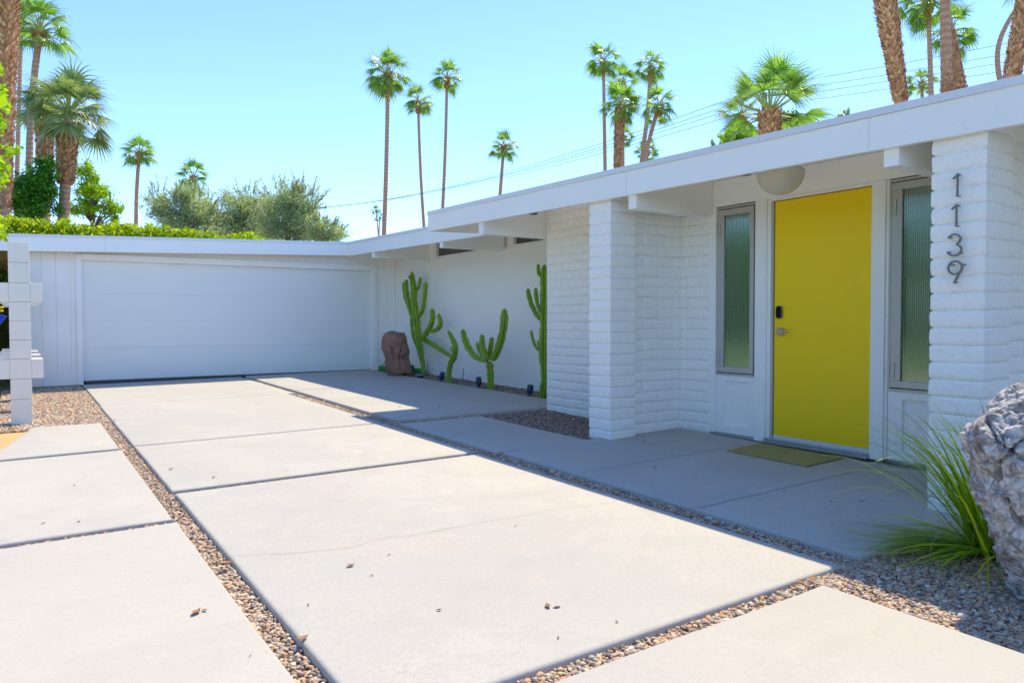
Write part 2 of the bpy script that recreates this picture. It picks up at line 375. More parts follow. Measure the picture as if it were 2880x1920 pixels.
slab('driveway_slab', rect(-4.4, .735, 4.71, 7.31), gd, group=GS, label='left slab with ochre stains')  # left end extended out of view for more bounced light
slab('driveway_slab', rect(-5.4, .745, -8.5, 4.62), gd, group=GS, label='large slab in the bottom left corner')  # runs far out of view, extended for bounced light on the walls
slab('walkway_slab', [(3.465, 7.52), (5.44, 7.42), (5.44, 7.37), (5.98, 7.37), (5.95, 14.16), (3.48, 14.16)], lambda x, y: gd(x, y)+.012, group='shaded slabs by the house', label='shaded slab beside the cactus bed')
slab('walkway_slab', rect(3.44, 4.49, 5.375, 7.345), lambda x, y: gd(x, y)-.014, group='shaded slabs by the house', label='small shaded slab between the gravel bed and the driveway')
porch = slab('porch', [(3.45, 2.035), (5.50, 2.035), (5.50, 5.19), (4.50, 5.285), (3.45, 5.285)], gp, .12, group='shaded slabs by the house', label='shaded porch slab before the yellow door')
# control joints scored in the porch and the slab by the bed
def strip(name, a, b, zf, wd, mat, parent, dz=.0035, k=12, wob=.0):
    a = Vector(a); b = Vector(b); d = (b-a).normalized(); nr = Vector((-d.y, d.x)); vs = []; fs = []
    for i in range(k+1):
        p = a+(b-a)*(i/k)+nr*wob*noise.noise(Vector((i*1.7, a.x, a.y)))
        for s_ in (-1, 1): q = p+nr*s_*wd/2; vs.append((q.x, q.y, zf(q.x, q.y)+dz))
        if i: fs.append((2*i-2, 2*i-1, 2*i+1, 2*i))
    return fin(name, vs, fs, mat, parent)
JM = m_plain('joint_shadow', (.14, .14, .14), .9)  # plain dark grey for the scored joints and the crack
strip('control_joint', (3.452, 4.27), (5.30, 4.20), gp, .0045, JM, porch)
strip('control_joint', (3.452, 3.09), (5.50, 3.045), gp, .0045, JM, porch)
w_slab = bpy.data.objects['walkway_slab']
strip('control_joint', (3.48, 11.14), (5.96, 11.02), lambda x, y: gd(x, y)+.012, .012, JM, w_slab)
def crack():
    pts = [(578, 1572), (655, 1563), (735, 1560), (820, 1556), (880, 1551), (985, 1540), (1060, 1519), (1110, 1508), (1150, 1507), (1190, 1499), (1250, 1488), (1330, 1472), (1400, 1462), (1480, 1449), (1560, 1430), (1660, 1423), (1740, 1408)]
    P = [onG(*p) for p in pts]; Q = []
    for i in range(len(P)-1):
        for j in range(8): Q.append(P[i].lerp(P[i+1], j/8)+Vector((noise.noise(P[i]*9+Vector((j, 0, 0)))*.012, noise.noise(P[i]*7+Vector((0, j, 3)))*.014, 0)))
    vs = []; fs = []
    for i, p in enumerate(Q):
        wd = .0010*(1+1.0*noise.noise(p*5)); z = gd(p.x, p.y)+.0035
        vs += [(p.x, p.y-wd, z), (p.x, p.y+wd, z)]
        if i: fs.append((2*i-2, 2*i, 2*i+1, 2*i-1))
    fin('crack', vs, fs, JM, S4)
crack()
# orange granite patch left
tag(fin('sand', [(x, y, gd(x, y)-.048+.006*noise.noise(Vector((x*3, y*3, 0)))) for x, y in [(-2.5, 7.3), (-.55, 7.42), (-.17, 7.95), (.09, 9.3), (.05, 9.55), (-.3, 9.9), (-2.5, 10.2)]], [tuple(range(7))], MAT['sand']), kind='structure')
# environment across the street: lawn and road
tag(fin('lawn', [(-40, -30, .0), (-6.0, -30, .0), (-4.5, 8.0, .03), (-5, 40, .2), (-40, 40, .0)], [(0, 1, 2, 3, 4)], MAT['lawn']), kind='structure')
tag(fin('street', [(-6, -60, -.02), (60, -60, -.02), (60, -9, .0), (-6, -9, .0)], [(0, 1, 2, 3)], MAT['asphalt']), kind='structure')

def ico(sub):
    bm = bmesh.new(); bmesh.ops.create_icosphere(bm, subdivisions=sub, radius=1)
    v = np.array([x.co[:] for x in bm.verts]); f = np.array([[q.index for q in p.verts] for p in bm.faces]); bm.free(); return v, f
ICO = {1: ico(1), 2: ico(2)}
def pebbles(name, rects, mat, label, zoff=-.040, rise=.013):
    V = []; Fc = []; base = 0
    for (x0, x1, y0, y1, dens, size, sub) in rects:
        n = int((x1-x0)*(y1-y0)*dens)
        if n < 1: continue
        v, f = ICO[sub]; nv = len(v)
        # jittered grid keeps stones from piling up
        nx = max(1, int(math.sqrt(n*(x1-x0)/(y1-y0)))); ny = max(1, n//nx)
        gx, gy = np.meshgrid(np.arange(nx), np.arange(ny)); c = np.stack([(gx.ravel()+RNG.uniform(-.1, 1.1, gx.size))/nx*(x1-x0)+x0, (gy.ravel()+RNG.uniform(-.1, 1.1, gx.size))/ny*(y1-y0)+y0], 1)
        c[:, 0] = np.clip(c[:, 0], x0+.004, x1-.004); c[:, 1] = np.clip(c[:, 1], y0+.004, y1-.004)
        m = len(c); s = size*np.exp(RNG.normal(0, .28, m))
        sc3 = np.stack([s*RNG.uniform(.75, 1.45, m), s*RNG.uniform(.65, 1.0, m), s*RNG.uniform(.45, .75, m)], 1)
        a = RNG.uniform(0, 2*PI, m); ca, sa = np.cos(a), np.sin(a)
        tilt = RNG.normal(0, .35, m); ct, st = np.cos(tilt), np.sin(tilt)
        warp = 1+RNG.normal(0, .10, (m, nv, 1))
        p = v[None]*warp*sc3[:, None]
        x = p[..., 0]*ct[:, None]-p[..., 2]*st[:, None]; z = p[..., 0]*st[:, None]+p[..., 2]*ct[:, None]; y = p[..., 1]
        X = x*ca[:, None]-y*sa[:, None]+c[:, 0:1]; Y = x*sa[:, None]+y*ca[:, None]+c[:, 1:2]
        Z = z+(H+G0+SX*c[:, 0]+SY*c[:, 1]+zoff+RNG.uniform(-.3, 1, m)*rise)[:, None]
        V.append(np.stack([X, Y, Z], -1).reshape(-1, 3)); Fc.append((f[None]+(np.arange(m)*nv)[:, None, None]+base).reshape(-1, 3)); base += m*nv
    o = fin(name, np.concatenate(V), np.concatenate(Fc), mat, None, True); return tag(o, label, 'gravel', None, 'stuff')
LG = [(.735, .848, 2.0, 4.8, 7000, .0085, 2), (.735, .848, -1, 2.0, 7000, .009, 2), (.725, .85, 4.8, 9.3, 6500, .009, 1), (3.27, 3.45, 2.0, 5.4, 6500, .009, 2), (3.28, 3.47, 5.4, 9, 5500, .010, 1), (3.29, 3.48, 9, 14.1, 3000, .013, 1),
      (.85, 3.28, 5.34, 5.445, 6500, .009, 1), (.85, 3.28, 7.415, 7.48, 5000, .010, 1), (.85, 3.4, 10.87, 10.91, 2500, .012, 1), (-2.0, .735, 4.615, 4.715, 6500, .0095, 2), (-1, .73, 7.305, 7.425, 5500, .010, 1),
      (.87, 3.3, 1.915, 2.025, 8500, .0095, 2), (2.96, 3.6, -.5, 1.0, 6500, .010, 2), (2.96, 4.9, 1.0, 2.04, 8500, .0090, 2), (3.25, 3.46, 1.98, 2.1, 8500, .009, 2), (-.25, .85, 9.30, 14.15, 3000, .014, 1), (3.44, 4.49, 5.285, 5.378, 6000, .010, 1), (3.47, 5.4, 7.34, 7.50, 4500, .010, 1)]
pebbles('gravel', LG, MAT['pebble'], 'tan and grey river pebbles filling the gaps between the slabs')
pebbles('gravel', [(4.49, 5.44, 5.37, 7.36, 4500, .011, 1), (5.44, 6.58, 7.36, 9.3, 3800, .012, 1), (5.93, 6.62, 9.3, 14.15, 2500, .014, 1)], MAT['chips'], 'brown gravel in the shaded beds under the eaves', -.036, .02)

# ------------------------------------------------------------------ the house
house = thing('house', 'low white mid-century house with flat overhanging roof and slump block walls', 'house', (5.5, 6, 0))
def zr(x, y): return H+1.436+.018*(y-8.69)+.034*(x-4.52)     # roof top
def prism(poly, zb, zt):
    n = len(poly); mb = MB(); vs = [(x, y, zb(x, y)) for x, y in poly]+[(x, y, zt(x, y)) for x, y in poly]
    mb.add(vs, [tuple(range(n-1, -1, -1)), tuple(range(n, 2*n))]+[(i, (i+1) % n, n+(i+1) % n, n+i) for i in range(n)]); return mb
ROOF = [(4.535, -4), (13.5, -4), (13.5, 20.4), (-4.0, 20.4), (-4.0, 13.955), (5.465, 13.955), (5.465, 8.625), (4.535, 8.625)]
prism(ROOF, lambda x, y: zr(x, y)-.052, lambda x, y: zr(x, y)-.006).build('roof', MAT['white'], house)
def fascia_run(p0, p1, nrm, hb, parts=1, hf=.047, t=.040):
    """board + metal edge along p0->p1 ; nrm = outward ; hb(x,y)= height of fascia bottom"""
    p0 = Vector(p0); p1 = Vector(p1); nrm = Vector(nrm); d = (p1-p0).normalized()
    def col(nm, o0, o1, zb, zt, mat, seg=24):
        mb = MB(); vs = []; fs = []
        for i in range(seg+1):
            p = p0+(p1-p0)*(i/seg); a = p+nrm*o0; b = p+nrm*o1; wv = .002*noise.noise(Vector((p.x, p.y, 0)))
            vs += [(a.x, a.y, zb(p)), (b.x+nrm.x*wv, b.y+nrm.y*wv, zb(p)), (b.x+nrm.x*wv, b.y+nrm.y*wv, zt(p)), (a.x, a.y, zt(p))]
            if i:
                k = 4*i
                for q in range(4): fs.append((k-4+q, k-4+(q+1) % 4, k+(q+1) % 4, k+q))
        fs += [(0, 1, 2, 3), (4*seg+3, 4*seg+2, 4*seg+1, 4*seg)]
        return mb.add(vs, fs).build(nm, mat, house)
    zt = lambda p: zr(p.x, p.y)
    col('fascia', 0, t, lambda p: hb(p.x, p.y), lambda p: zt(p)-hf-.001, MAT['fascia'])
    col('roof_edge_flashing', -.03, t+.012, lambda p: zt(p)-hf+.001*math.sin(p.y*3), lambda p: zt(p), MAT['flash'])
fb_u = lambda x, y: zr(x, y)-.258
fb_l = lambda x, y: zr(x, y)-.275
fascia_run((4.530, -4.0), (4.530, 8.67), (-1, 0), fb_u)
fascia_run((4.532, 8.63), (5.459, 8.63), (0, 1), fb_u)
fascia_run((5.460, 7.42), (5.460, 13.909), (-1, 0), fb_l)
fascia_run((5.419, 13.950), (-4.0, 13.950), (0, -1), lambda x, y: zr(x, y)-.266)
# joints in the fascia boards
for y in (4.86, 2.62): MB().box(4.4885, 4.4895, y, y+.0025, fb_u(4.52, y)+.01, zr(4.52, y)-.05).build('fascia_joint', MAT['seam'], house)
MB().box(1.2, 1.203, 13.9085, 13.9095, zr(1.2, 13.9)-.262, zr(1.2, 13.9)-.05).build('fascia_joint', MAT['seam'], house)
# soffit boards
prism([(4.532, -4), (12, -4), (12, 13.9), (6.62, 13.9), (6.62, 7.40), (5.46, 7.40), (5.46, 8.62), (4.532, 8.62)], lambda x, y: zr(x, y)-.075, lambda x, y: zr(x, y)-.054).build('soffit', MAT['soffit'], house)
prism([(5.462, 8.64), (6.61, 8.64), (6.61, 13.94), (5.462, 13.94)], lambda x, y: zr(x, y)-.075, lambda x, y: zr(x, y)-.054).build('soffit', MAT['soffit'], house)
prism([(-4, 13.96), (5.40, 13.96), (5.40, 20.3), (-4, 20.3)], lambda x, y: zr(x, y)-.075, lambda x, y: zr(x, y)-.054).build('soffit', MAT['tan'], house)
for y in (15.6, 17.4, 19.2): MB().box(-4, -.13, y, y+.09, zr(-1, y)-.30, zr(-2, y)-.09).build('beam', MAT['tan'], house)
# beams
def beam(y0, w_, x0, x1, zb):
    top = lambda x: zr(x, y0)-.076
    p = [(x0, y0, zb), (x1, y0, zb), (x1, y0+w_, zb), (x0, y0+w_, zb), (x0, y0, top(x0)), (x1, y0, top(x1)), (x1, y0+w_, top(x1)), (x0, y0+w_, top(x0))]
    MB().hexa(p).build('beam', MAT['white'], house)
beam(4.775, .10, 4.531, 5.513, H+.988)
beam(2.45, .095, 4.531, 5.513, H+.958)
beam(7.345, .10, 4.531, 6.62, H+1.018)
beam(10.04, .115, 5.461, 6.60, H+1.135)
beam(12.68, .12, 5.461, 6.60, H+1.170)
# ---- slump block walls
def nz(x, y, z, s=1.0): return noise.noise(Vector((x*s, y*s, z*s)))
CH = .1022
def course_profile(t):   # 0..1 over the height of a course -> outward bulge
    e = min(t, 1-t); return -.010+.0125*min(1, (e/.115))**.55+.0022*math.sin(PI*t)
def pillar(x0, x1, y0, y1, z0, z1, name='pillar'):
    per = []; stp = .022
    for a, b in (((x0, y0), (x1, y0)), ((x1, y0), (x1, y1)), ((x1, y1), (x0, y1)), ((x0, y1), (x0, y0))):
        L = math.hypot(b[0]-a[0], b[1]-a[1]); k = max(2, int(L/stp))
        for j in range(k): per.append((a[0]+(b[0]-a[0])*j/k, a[1]+(b[1]-a[1])*j/k))
    cx, cy = (x0+x1)/2, (y0+y1)/2; m = len(per); vs = []; fs = []; zl = []
    nC = int(math.ceil((z1-z0)/CH)); T = [0, .03, .07, .12, .22, .4, .6, .78, .88, .93, .97]
    for c in range(nC):
        for t in T: zl.append((c, t))
    zl.append((nC-1, 1.0))
    for c, t in zl:
        z = z0+(c+t)*CH
        sh = .004*nz(c*3.1, 1.7, 0); shy = .004*nz(2.2, c*2.7, 5); k2 = c*7.7
        for (x, y) in per:
            h = course_profile(t)+.0035*nz(x+c*.37, y, z*1.5, 9)+.0018*nz(x, y+c, z, 34)
            dx = -1 if x <= x0+1e-6 else (1 if x >= x1-1e-6 else 0); dy = -1 if y <= y0+1e-6 else (1 if y >= y1-1e-6 else 0)
            zz = z+.0035*nz(x*1.0, y, c*1.3+(1 if t > .5 else 0), 5)*(1 if 0 < t < 1 else .3)
            vs.append((x+dx*h+sh, y+dy*h+shy, zz))
    for r in range(len(zl)-1):
        for i in range(m): j = (i+1) % m; fs.append((r*m+i, r*m+j, (r+1)*m+j, (r+1)*m+i))
    return autosmooth(fin(name, vs, fs, MAT['block'], house), 60)
def blockwall(org, du, length, nrm, z0, z1, phase=0, blk=.40, name='block_wall', bulge=1.0, back=.1):
    """running bond face of slump block, org at the base, du along, nrm outward"""
    org = Vector(org); du = Vector(du); nrm = Vector(nrm); nC = int(math.ceil((z1-z0)/CH)); vs = []; fs = []
    T = [0, .05, .14, .34, .66, .86, .95]
    for c in range(nC):
        off = (phase+(.5 if c % 2 else 0))*blk
        js = [0.0]; k = -2
        while True:
            e = off+k*blk
            if e > length-.04: break
            if e > .04: js.append(e)
            k += 1
        js.append(length)
        for b in range(len(js)-1):
            u0, u1 = js[b], js[b+1]; L = u1-u0; nu = max(3, int(L/.03)); us = [0, .006, .016]+[.016+(L-.032)*i/nu for i in range(1, nu)]+[L-.016, L-.006, L]
            base = len(vs); sd = c*13.7+b*5.1; lift = .003*nz(sd, 2, 3, 1.0)
            Tt = T+[1.0]
            for t in Tt:
                for u in us:
                    eu = min(u, L-u); fu = min(1, eu/.016)**.5
                    h = (-.010+(.0125*min(1, min(t, 1-t)/.12)**.55)*fu+.002*math.sin(PI*t)*fu+lift*fu)*1.0
                    p = org+du*(u0+u); z = z0+(c+t)*CH
                    h += .0035*nz(p.x+sd, p.y, z, 8)*fu+.0015*nz(p.x, p.y+sd, z, 36)*fu
                    if h > -.009: h *= bulge
                    q = p+nrm*h; zz = z+.004*nz(p.x*1.2, p.y*1.2, c+(.5 if t > .5 else 0), 4)*(1 if 0 < t < 1 else 0)
                    vs.append((q.x, q.y, zz))
            m = len(us)
            for r in range(len(Tt)-1):
                for i in range(m-1): fs.append((base+r*m+i, base+r*m+i+1, base+(r+1)*m+i+1, base+(r+1)*m+i))
    b0 = len(vs)   # solid core behind the faces
    for z in (z0, z1):
        for q in (org-nrm*.012, org+du*length-nrm*.012, org+du*length-nrm*back, org-nrm*back): vs.append((q.x, q.y, z))
    fs += [(b0, b0+1, b0+5, b0+4), (b0+1, b0+2, b0+6, b0+5), (b0+2, b0+3, b0+7, b0+6), (b0+3, b0, b0+4, b0+7)]
    return autosmooth(fin(name, vs, fs, MAT['block'], house), 60)
pillar(4.545, 4.849, 5.128, 5.424, gp(4.6, 5.1)-.03, zr(4.6, 5.2)-.076)
pillar(4.545, 4.865, 1.960, 2.252, gp(4.6, 2.0)-.03, zr(4.6, 2.1)-.076)
wz = gp(5.3, 5.1)-.02
blockwall((4.85, 5.185, 0), (1, 0, 0), .70, (0, -1, 0), wz, zr(5, 5)-.08, .45, back=.19)
blockwall((5.525, 5.195, 0), (0, -1, 0), .399, (-1, 0, 0), wz, zr(5.5, 5)-.08, .25, bulge=.75)
blockwall((5.452, 7.345, 0), (0, -1, 0), 2.0, (-1, 0, 0), gd(5.4, 6.4)-.04, zr(5.4, 6)-.08, .3, bulge=.8)
blockwall((4.866, 2.03, 0), (1, 0, 0), .65, (0, -1, 0), gp(5.2, 2)-.03, zr(5, 2)-.08, .35, back=.15)
blockwall((4.83, 1.0, 0), (1, 0, 0), .01, (0, -1, 0), 0, .05, .35) if False else None
# stucco wall with clerestory band above, garage walls
MB().box(6.60, 6.75, 7.36, 14.30, -.05, H+1.19, 0).build('stucco_wall', MAT['stucco'], house)
mb = MB(); mb.box(5.49, 6.60, 7.17, 7.33, -.05, H+1.30); mb.build('end_wall', MAT['stucco'], house)
def clerestory(y0, y1, z0):
    t = lambda y: zr(6.6, y)-.076
    fr = MB(); fr.box(6.585, 6.66, y0, y1, z0, z0+.025); fr.box(6.588, 6.655, y0, y0+.03, z0+.0255, t(y0)); fr.box(6.588, 6.655, y1-.03, y1, z0+.0255, t(y0)); fr.box(6.592, 6.65, y1-.075, y1-.06, z0+.0255, t(y0))
    f = fr.build('clerestory_window', MAT['soffit'], house)
    o = MB().box(6.622, 6.632, y0+.031, y1-.031, z0+.026, t(y0)-.001).build('pane', MAT['pane']); o.parent = f; o.location = Vector(o.location)-parent_world(f)
clerestory(7.45, 9.80, H+1.192); clerestory(10.17, 12.42, H+1.192)
mb = MB(); mb.box(6.60, 6.74, 12.43, 14.30, H+1.192, zr(6.6, 13)-.076); mb.build('upper_wall', MAT['stucco'], house); MB().box(6.64, 6.74, 9.801, 10.169, H+1.192, zr(6.6, 10)-.076).build('upper_wall', MAT['stucco'], house)
GY = 14.20
gz = lambda x: gd(x, 14.2)-.02
# garage front wall of vertical boards: thin grooves between them
def board_wall():
    mb = MB(); bw = .203; x = -.105
    def col(xa, xb, z0, z1):
        if z1-z0 > .01 and xb-xa > .01: mb.box(xa+.0008, xb-.0008, GY+.02, GY+.05, z0, z1, .002)
    while x < 6.60:
        xa, xb = x, min(x+bw, 6.598)
        top = zr(xa, GY)-.08
        if xb <= .80 or xa >= 6.15: col(xa, xb, gz(xa)+.02, top)
        else:
            a = xa
            if xa < .80: col(xa, .80, gz(xa)+.02, top); a = .80
            b = xb
            if xb > 6.15: col(6.15, xb, gz(xb)+.02, top); b = 6.15
            col(a, b, H+1.10, top)
        x += bw
    return mb.build('board_siding', MAT['white'], house)
board_wall()
mb = MB(); mb.box(-.10, .84, GY+.051, GY+.12, -.05, H+1.12); mb.box(6.10, 6.60, GY+.051, GY+.12, -.05, H+1.12); mb.box(-.10, 6.60, GY+.051, GY+.12, H+1.121, zr(-.1, GY)-.08)
mb.box(-.10, 0, GY+.121, 20.2, -.05, zr(-.1, 14)-.08); mb.box(-.10, 12, 20.2, 20.3, -.05, H+1.15); mb.build('garage_wall', MAT['seam'], house)
# big trim round the garage opening (top line falls to the right a little)
tr = MB(); tr.box(.785, .872, GY-.018, GY+.019, gz(.8)+.015, H+1.128, .004); tr.box(6.058, 6.165, GY-.018, GY+.019, gz(6)+.005, H+1.142, .004)
tr.hexa([(.874, GY-.020, H+1.028), (6.056, GY-.020, H+1.036), (6.056, GY+.018, H+1.036), (.874, GY+.018, H+1.028), (.874, GY-.020, H+1.129), (6.056, GY-.020, H+1.143), (6.056, GY+.018, H+1.143), (.874, GY+.018, H+1.129)])
tr.build('garage_trim', MAT['white'], house)
jb = MB(); jb.box(.838, .873, GY+.0195, GY+.16, gz(1)+.01, H+1.03); jb.box(6.057, 6.10, GY+.0195, GY+.16, gz(6), H+1.03); jb.box(.80, 6.14, GY+.0195, GY+.16, H+1.031, H+1.10); jb.build('garage_jamb', MAT['white'], house)
pz = [gz(3)+.055, H-.466, H+.004, H+.478, H+1.10]   # panel joints (from the bottom up)
pz = [H-1.005, H-.455, H+.0, H+.475, H+1.0305]
gdoor = MB()
g_o = None
for i in range(4):
    p0 = pz[i]+(.0007 if i else 0); p1 = pz[i+1]-(.0007 if i < 3 else 0)
    gdoor.box(.874, 6.056, GY+.10, GY+.145, p0, p1, .0012)
g_o = gdoor.build('garage_door', MAT['garage'], house); tag(g_o, 'pale grey four-panel garage door')
mb = MB(); mb.hexa([(.90, GY+.085, gd(.9, GY)-.005), (6.05, GY+.085, gd(6.05, GY)-.005), (6.05, GY+.14, gd(6.05, GY)-.005), (.90, GY+.14, gd(.9, GY)-.005), (.90, GY+.085, H-1.006), (6.05, GY+.085, H-1.006), (6.05, GY+.14, H-1.006), (.90, GY+.14, H-1.006)])
s_o = mb.build('bottom_seal', MAT['rubber']); s_o.parent = g_o; s_o.location = Vector(s_o.location)-parent_world(g_o)

# ---- entrance wall, X = 5.515
WX = 5.515
def ew(zf=0): return gp(WX, 3.6)+zf
wall = MB()
top = lambda y: zr(WX, y)-.078
wall.box(WX+.03, WX+.12, 2.0, 2.35, ew()+.03, top(2)-.0)                       # right of window 2
q_ = MB(); z_ = H+1.072
wall.hexa([(WX+.005, 2.0, z_), (WX+.12, 2.0, z_), (WX+.12, 4.815, z_), (WX+.005, 4.815, z_), (WX+.005, 2.0, top(2.0)), (WX+.12, 2.0, top(2.0)), (WX+.12, 4.815, top(4.815)), (WX+.005, 4.815, top(4.815))])
wall.box(WX+.005, WX+.12, 4.7255, 4.810, ew()+.03, H+1.071)                     # post left of window 1
wall.box(WX+.06, WX+.14, 2.0, 4.8, ew(), ew()+.03)
wall.build('entrance_wall', MAT['white'], house)
def box_part(name, mat, parent, *b, bev=0):
    o = MB().box(*b, bev).build(name, mat)
    pw = parent_world(parent) if parent else Vector(); o.parent = parent; o.location = Vector(o.location)-pw; return o
def sidelight(y1, y0, gy1, gy0, zt, zb, label):
    """y1 = hinge side (far), y0 = near side"""
    f = MB(); X = WX
    fw = lambda *a: f.box(*a, .004)
    # outer thin frame
    f.box(X+.002, X+.06, y0, y1, zt-.018, zt); f.box(X+.002, X+.06, y0, y1, zb, zb+.018); f.box(X+.003, X+.06, y1-.016, y1, zb+.0185, zt-.0185); f.box(X+.003, X+.06, y0, y0+.010, zb+.0185, zt-.0185)
    # sash
    ys1, ys0, zs1, zs0 = y1-.022, y0+.018, zt-.026, zb+.026
    fw(X-.006, X+.035, ys0, ys1, gyz(zt)[0], zs1); fw(X-.006, X+.035, ys0, ys1, zs0, gyz(zb, 1)[0])
    fw(X-.0055, X+.034, gy1, ys1, gyz(zb, 1)[0]+.0005, gyz(zt)[0]-.0005); fw(X-.0055, X+.034, ys0, gy0, gyz(zb, 1)[0]+.0005, gyz(zt)[0]-.0005)
    w_ = f.build('sidelight_window', MAT['alum'], house); tag(w_, label)
    # ribbed glass; the dark shadow gap sheet comes last
    g = MB(); n = int((gy1-gy0)/.0152); zb_, zt_ = gyz(zb, 1)[0], gyz(zt)[0]
    vs = []; fs = []; st = 6; k = 0
    for i in range(n):
        for j in range(st):
            t = j/st; yy = gy0+(gy1-gy0)*(i+t)/n; xx = X+.018-.0045*math.sin(PI*t)
            vs += [(xx, yy, zb_), (xx, yy, zt_)]
    vs += [(X+.018, gy1, zb_), (X+.018, gy1, zt_)]
    for i in range(len(vs)//2-1): fs.append((2*i, 2*i+1, 2*i+3, 2*i+2))
    gl = fin('glass', vs, fs, MAT['glass'], None, True); gl.parent = w_; gl.location = Vector(gl.location)-parent_world(w_)
    for zz in (zt-.21, zb+.16):
        h = MB(); h.box(X-.012, X-.0065, y1-.058, y1-.024, zz-.06, zz+.06); h.tube([(X-.014, y1-.022, zz-.06), (X-.014, y1-.022, zz+.06)], .006, 8)
        o = h.build('hinge', MAT['alum']); o.parent = w_; o.location = Vector(o.location)-parent_world(w_)
    box_part('seal', MAT['dark'], w_, X+.036, X+.05, y0+.011, y1-.017, zb+.019, zt-.019)  # dark sheet behind the sash, paints shade into the gap round it
    return w_
def gyz(z, low=0): return (z+.080,) if low else (z-.080,)
sidelight(4.724, 4.270, 4.625, 4.332, H+1.062, H-.515, 'narrow ribbed glass window left of the yellow door')
sidelight(3.050, 2.420, 2.950, 2.480, H+1.062, H-.540, 'ribbed glass window between the yellow door and the numbered pillar')
def panel(y1, y0, zt, zb, ib, it, iy1, iy0):
    m = MB(); X = WX
    m.box(X+.010, X+.05, y0, y1, it, zt); m.box(X+.010, X+.05, y0, y1, zb, ib); m.box(X+.0105, X+.05, iy1, y1, ib+.0005, it-.0005); m.box(X+.0105, X+.05, y0, iy0, ib+.0005, it-.0005)
    m.box(X+.034, X+.055, iy0, iy1, ib, it); m.build('window_panel', MAT['white'], house)
panel(4.724, 4.272, H-.517, ew()+.035, H-.985, H-.568, 4.625, 4.34)
panel(3.048, 2.42, H-.542, ew()+.03, H-1.01, H-.60, 2.94, 2.50)
m = MB(); m.box(WX-.012, WX+.05, 4.150, 4.268, ew()+.012, H+1.070, .003)          # left casing
m.box(WX+.004, WX+.05, 4.108, 4.149, ew()+.03, H+1.069, .003); m.build('door_casing', MAT['white'], house); m = MB(); m.box(WX-.012, WX+.05, 3.075, 3.183, ew()+.012, H+1.070, .003); m.box(WX+.004, WX+.05, 3.052, 3.074, ew()+.03, H+1.069, .002); m.build('door_casing', MAT['white'], house); m = MB()
m.box(WX-.002, WX+.05, 3.184, 4.107, H+1.046, H+1.0695, .003); m.build('door_casing', MAT['white'], house)
m = MB(); m.box(WX-.002, WX+.06, 4.082, 4.107, ew()+.04, H+1.045, .002); m.build('weather_strip', MAT['alum'], house)
fd = MB().box(WX+.012, WX+.055, 3.187, 4.077, H-1.012, H+1.038, .004).build('front_door', MAT['door'], house); tag(fd, 'plain bright yellow front door')
def addto(mb, name, mat, par, smooth=False):
    o = mb.build(name, mat, None, smooth); o.parent = par; o.location = Vector(o.location)-parent_world(par); return o
m = MB(); m.box(WX+.005, WX+.052, 3.187, 4.077, H-1.050, H-1.0125, .003); addto(m, 'door_sweep', MAT['flash'], fd)
X = WX+.012
m = MB(); m.box(X-.010, X-.0005, 3.975, 4.040, H-.134, H-.064, .003); m.tube([(X-.008, 4.008, H-.100), (X-.052, 4.008, H-.100)], .010, 12); m.tube([(X-.052, 4.018, H-.100), (X-.052, 3.905, H-.100)], .0095, 12)
m.box(X-.006, X+.02, 4.078, 4.081, H-.14, H-.06); addto(m, 'handle', MAT['chrome'], fd)
def oval(mb, x0, x1, yc, zc, w_, h_, n=14):
    r = w_/2; pts = []
    for i in range(n+1): a = PI*i/n; pts.append((yc+r*math.cos(a), zc+(h_/2-r)+r*math.sin(a)))
    for i in range(n+1): a = PI+PI*i/n; pts.append((yc+r*math.cos(a), zc-(h_/2-r)+r*math.sin(a)))
    k = len(pts); vs = [(x0, a, b) for a, b in pts]+[(x1, a, b) for a, b in pts]
    mb.add(vs, [tuple(range(k)), tuple(range(2*k-1, k-1, -1))]+[(i, (i+1) % k, k+(i+1) % k, k+i) for i in range(k)])
m = MB(); oval(m, X-.018, X-.0005, 4.018, H+.070, .062, .118); lk = addto(m, 'lock', MAT['chrome'], fd)
m = MB(); oval(m, X-.026, X-.0185, 4.018, H+.070, .052, .106); addto(m, 'keypad', MAT['black'], lk)
m = MB(); m.box(WX-.030, WX+.055, 3.184, 4.150, ew()+.032, ew()+.052, .004); m.box(WX-.045, WX+.055, 3.184, 4.152, ew()+.010, ew()+.0315, .004); m.build('threshold', MAT['steel'], house)
MB().box(WX+.0, WX+.055, 3.19, 4.10, ew()+.0, ew()+.012).build('threshold_gap', MAT['dark'], house)
# rear and side masses so the house is solid
mb = MB(); mb.box(WX+.15, 12, 2.0, 7.1, -.05, H+1.20); mb.box(6.76, 12, 7.1, 20.1, -.05, H+1.20); mb.box(5.55, 12, -3.8, 1.98, -.05, H+1.18); mb.build('inner_wall', MAT['stucco'], house)
# soffit spots
for px, py in ((1500, 604), (2095, 494), (978+1200*0, 0)):
    if py == 0: continue
    p = onX(px, py, 4.63); m = MB(); m.tube([(4.63, p.y, p.z+.005), (4.63, p.y, zr(4.6, p.y)-.076)], .045, 18)
    tag(m.build('soffit_downlight', MAT['dark']), 'small dark downlight under the eave above the %s' % ('gravel bed' if px == 1500 else 'left sidelight window'), 'downlight', 'small dark lights under the eave')
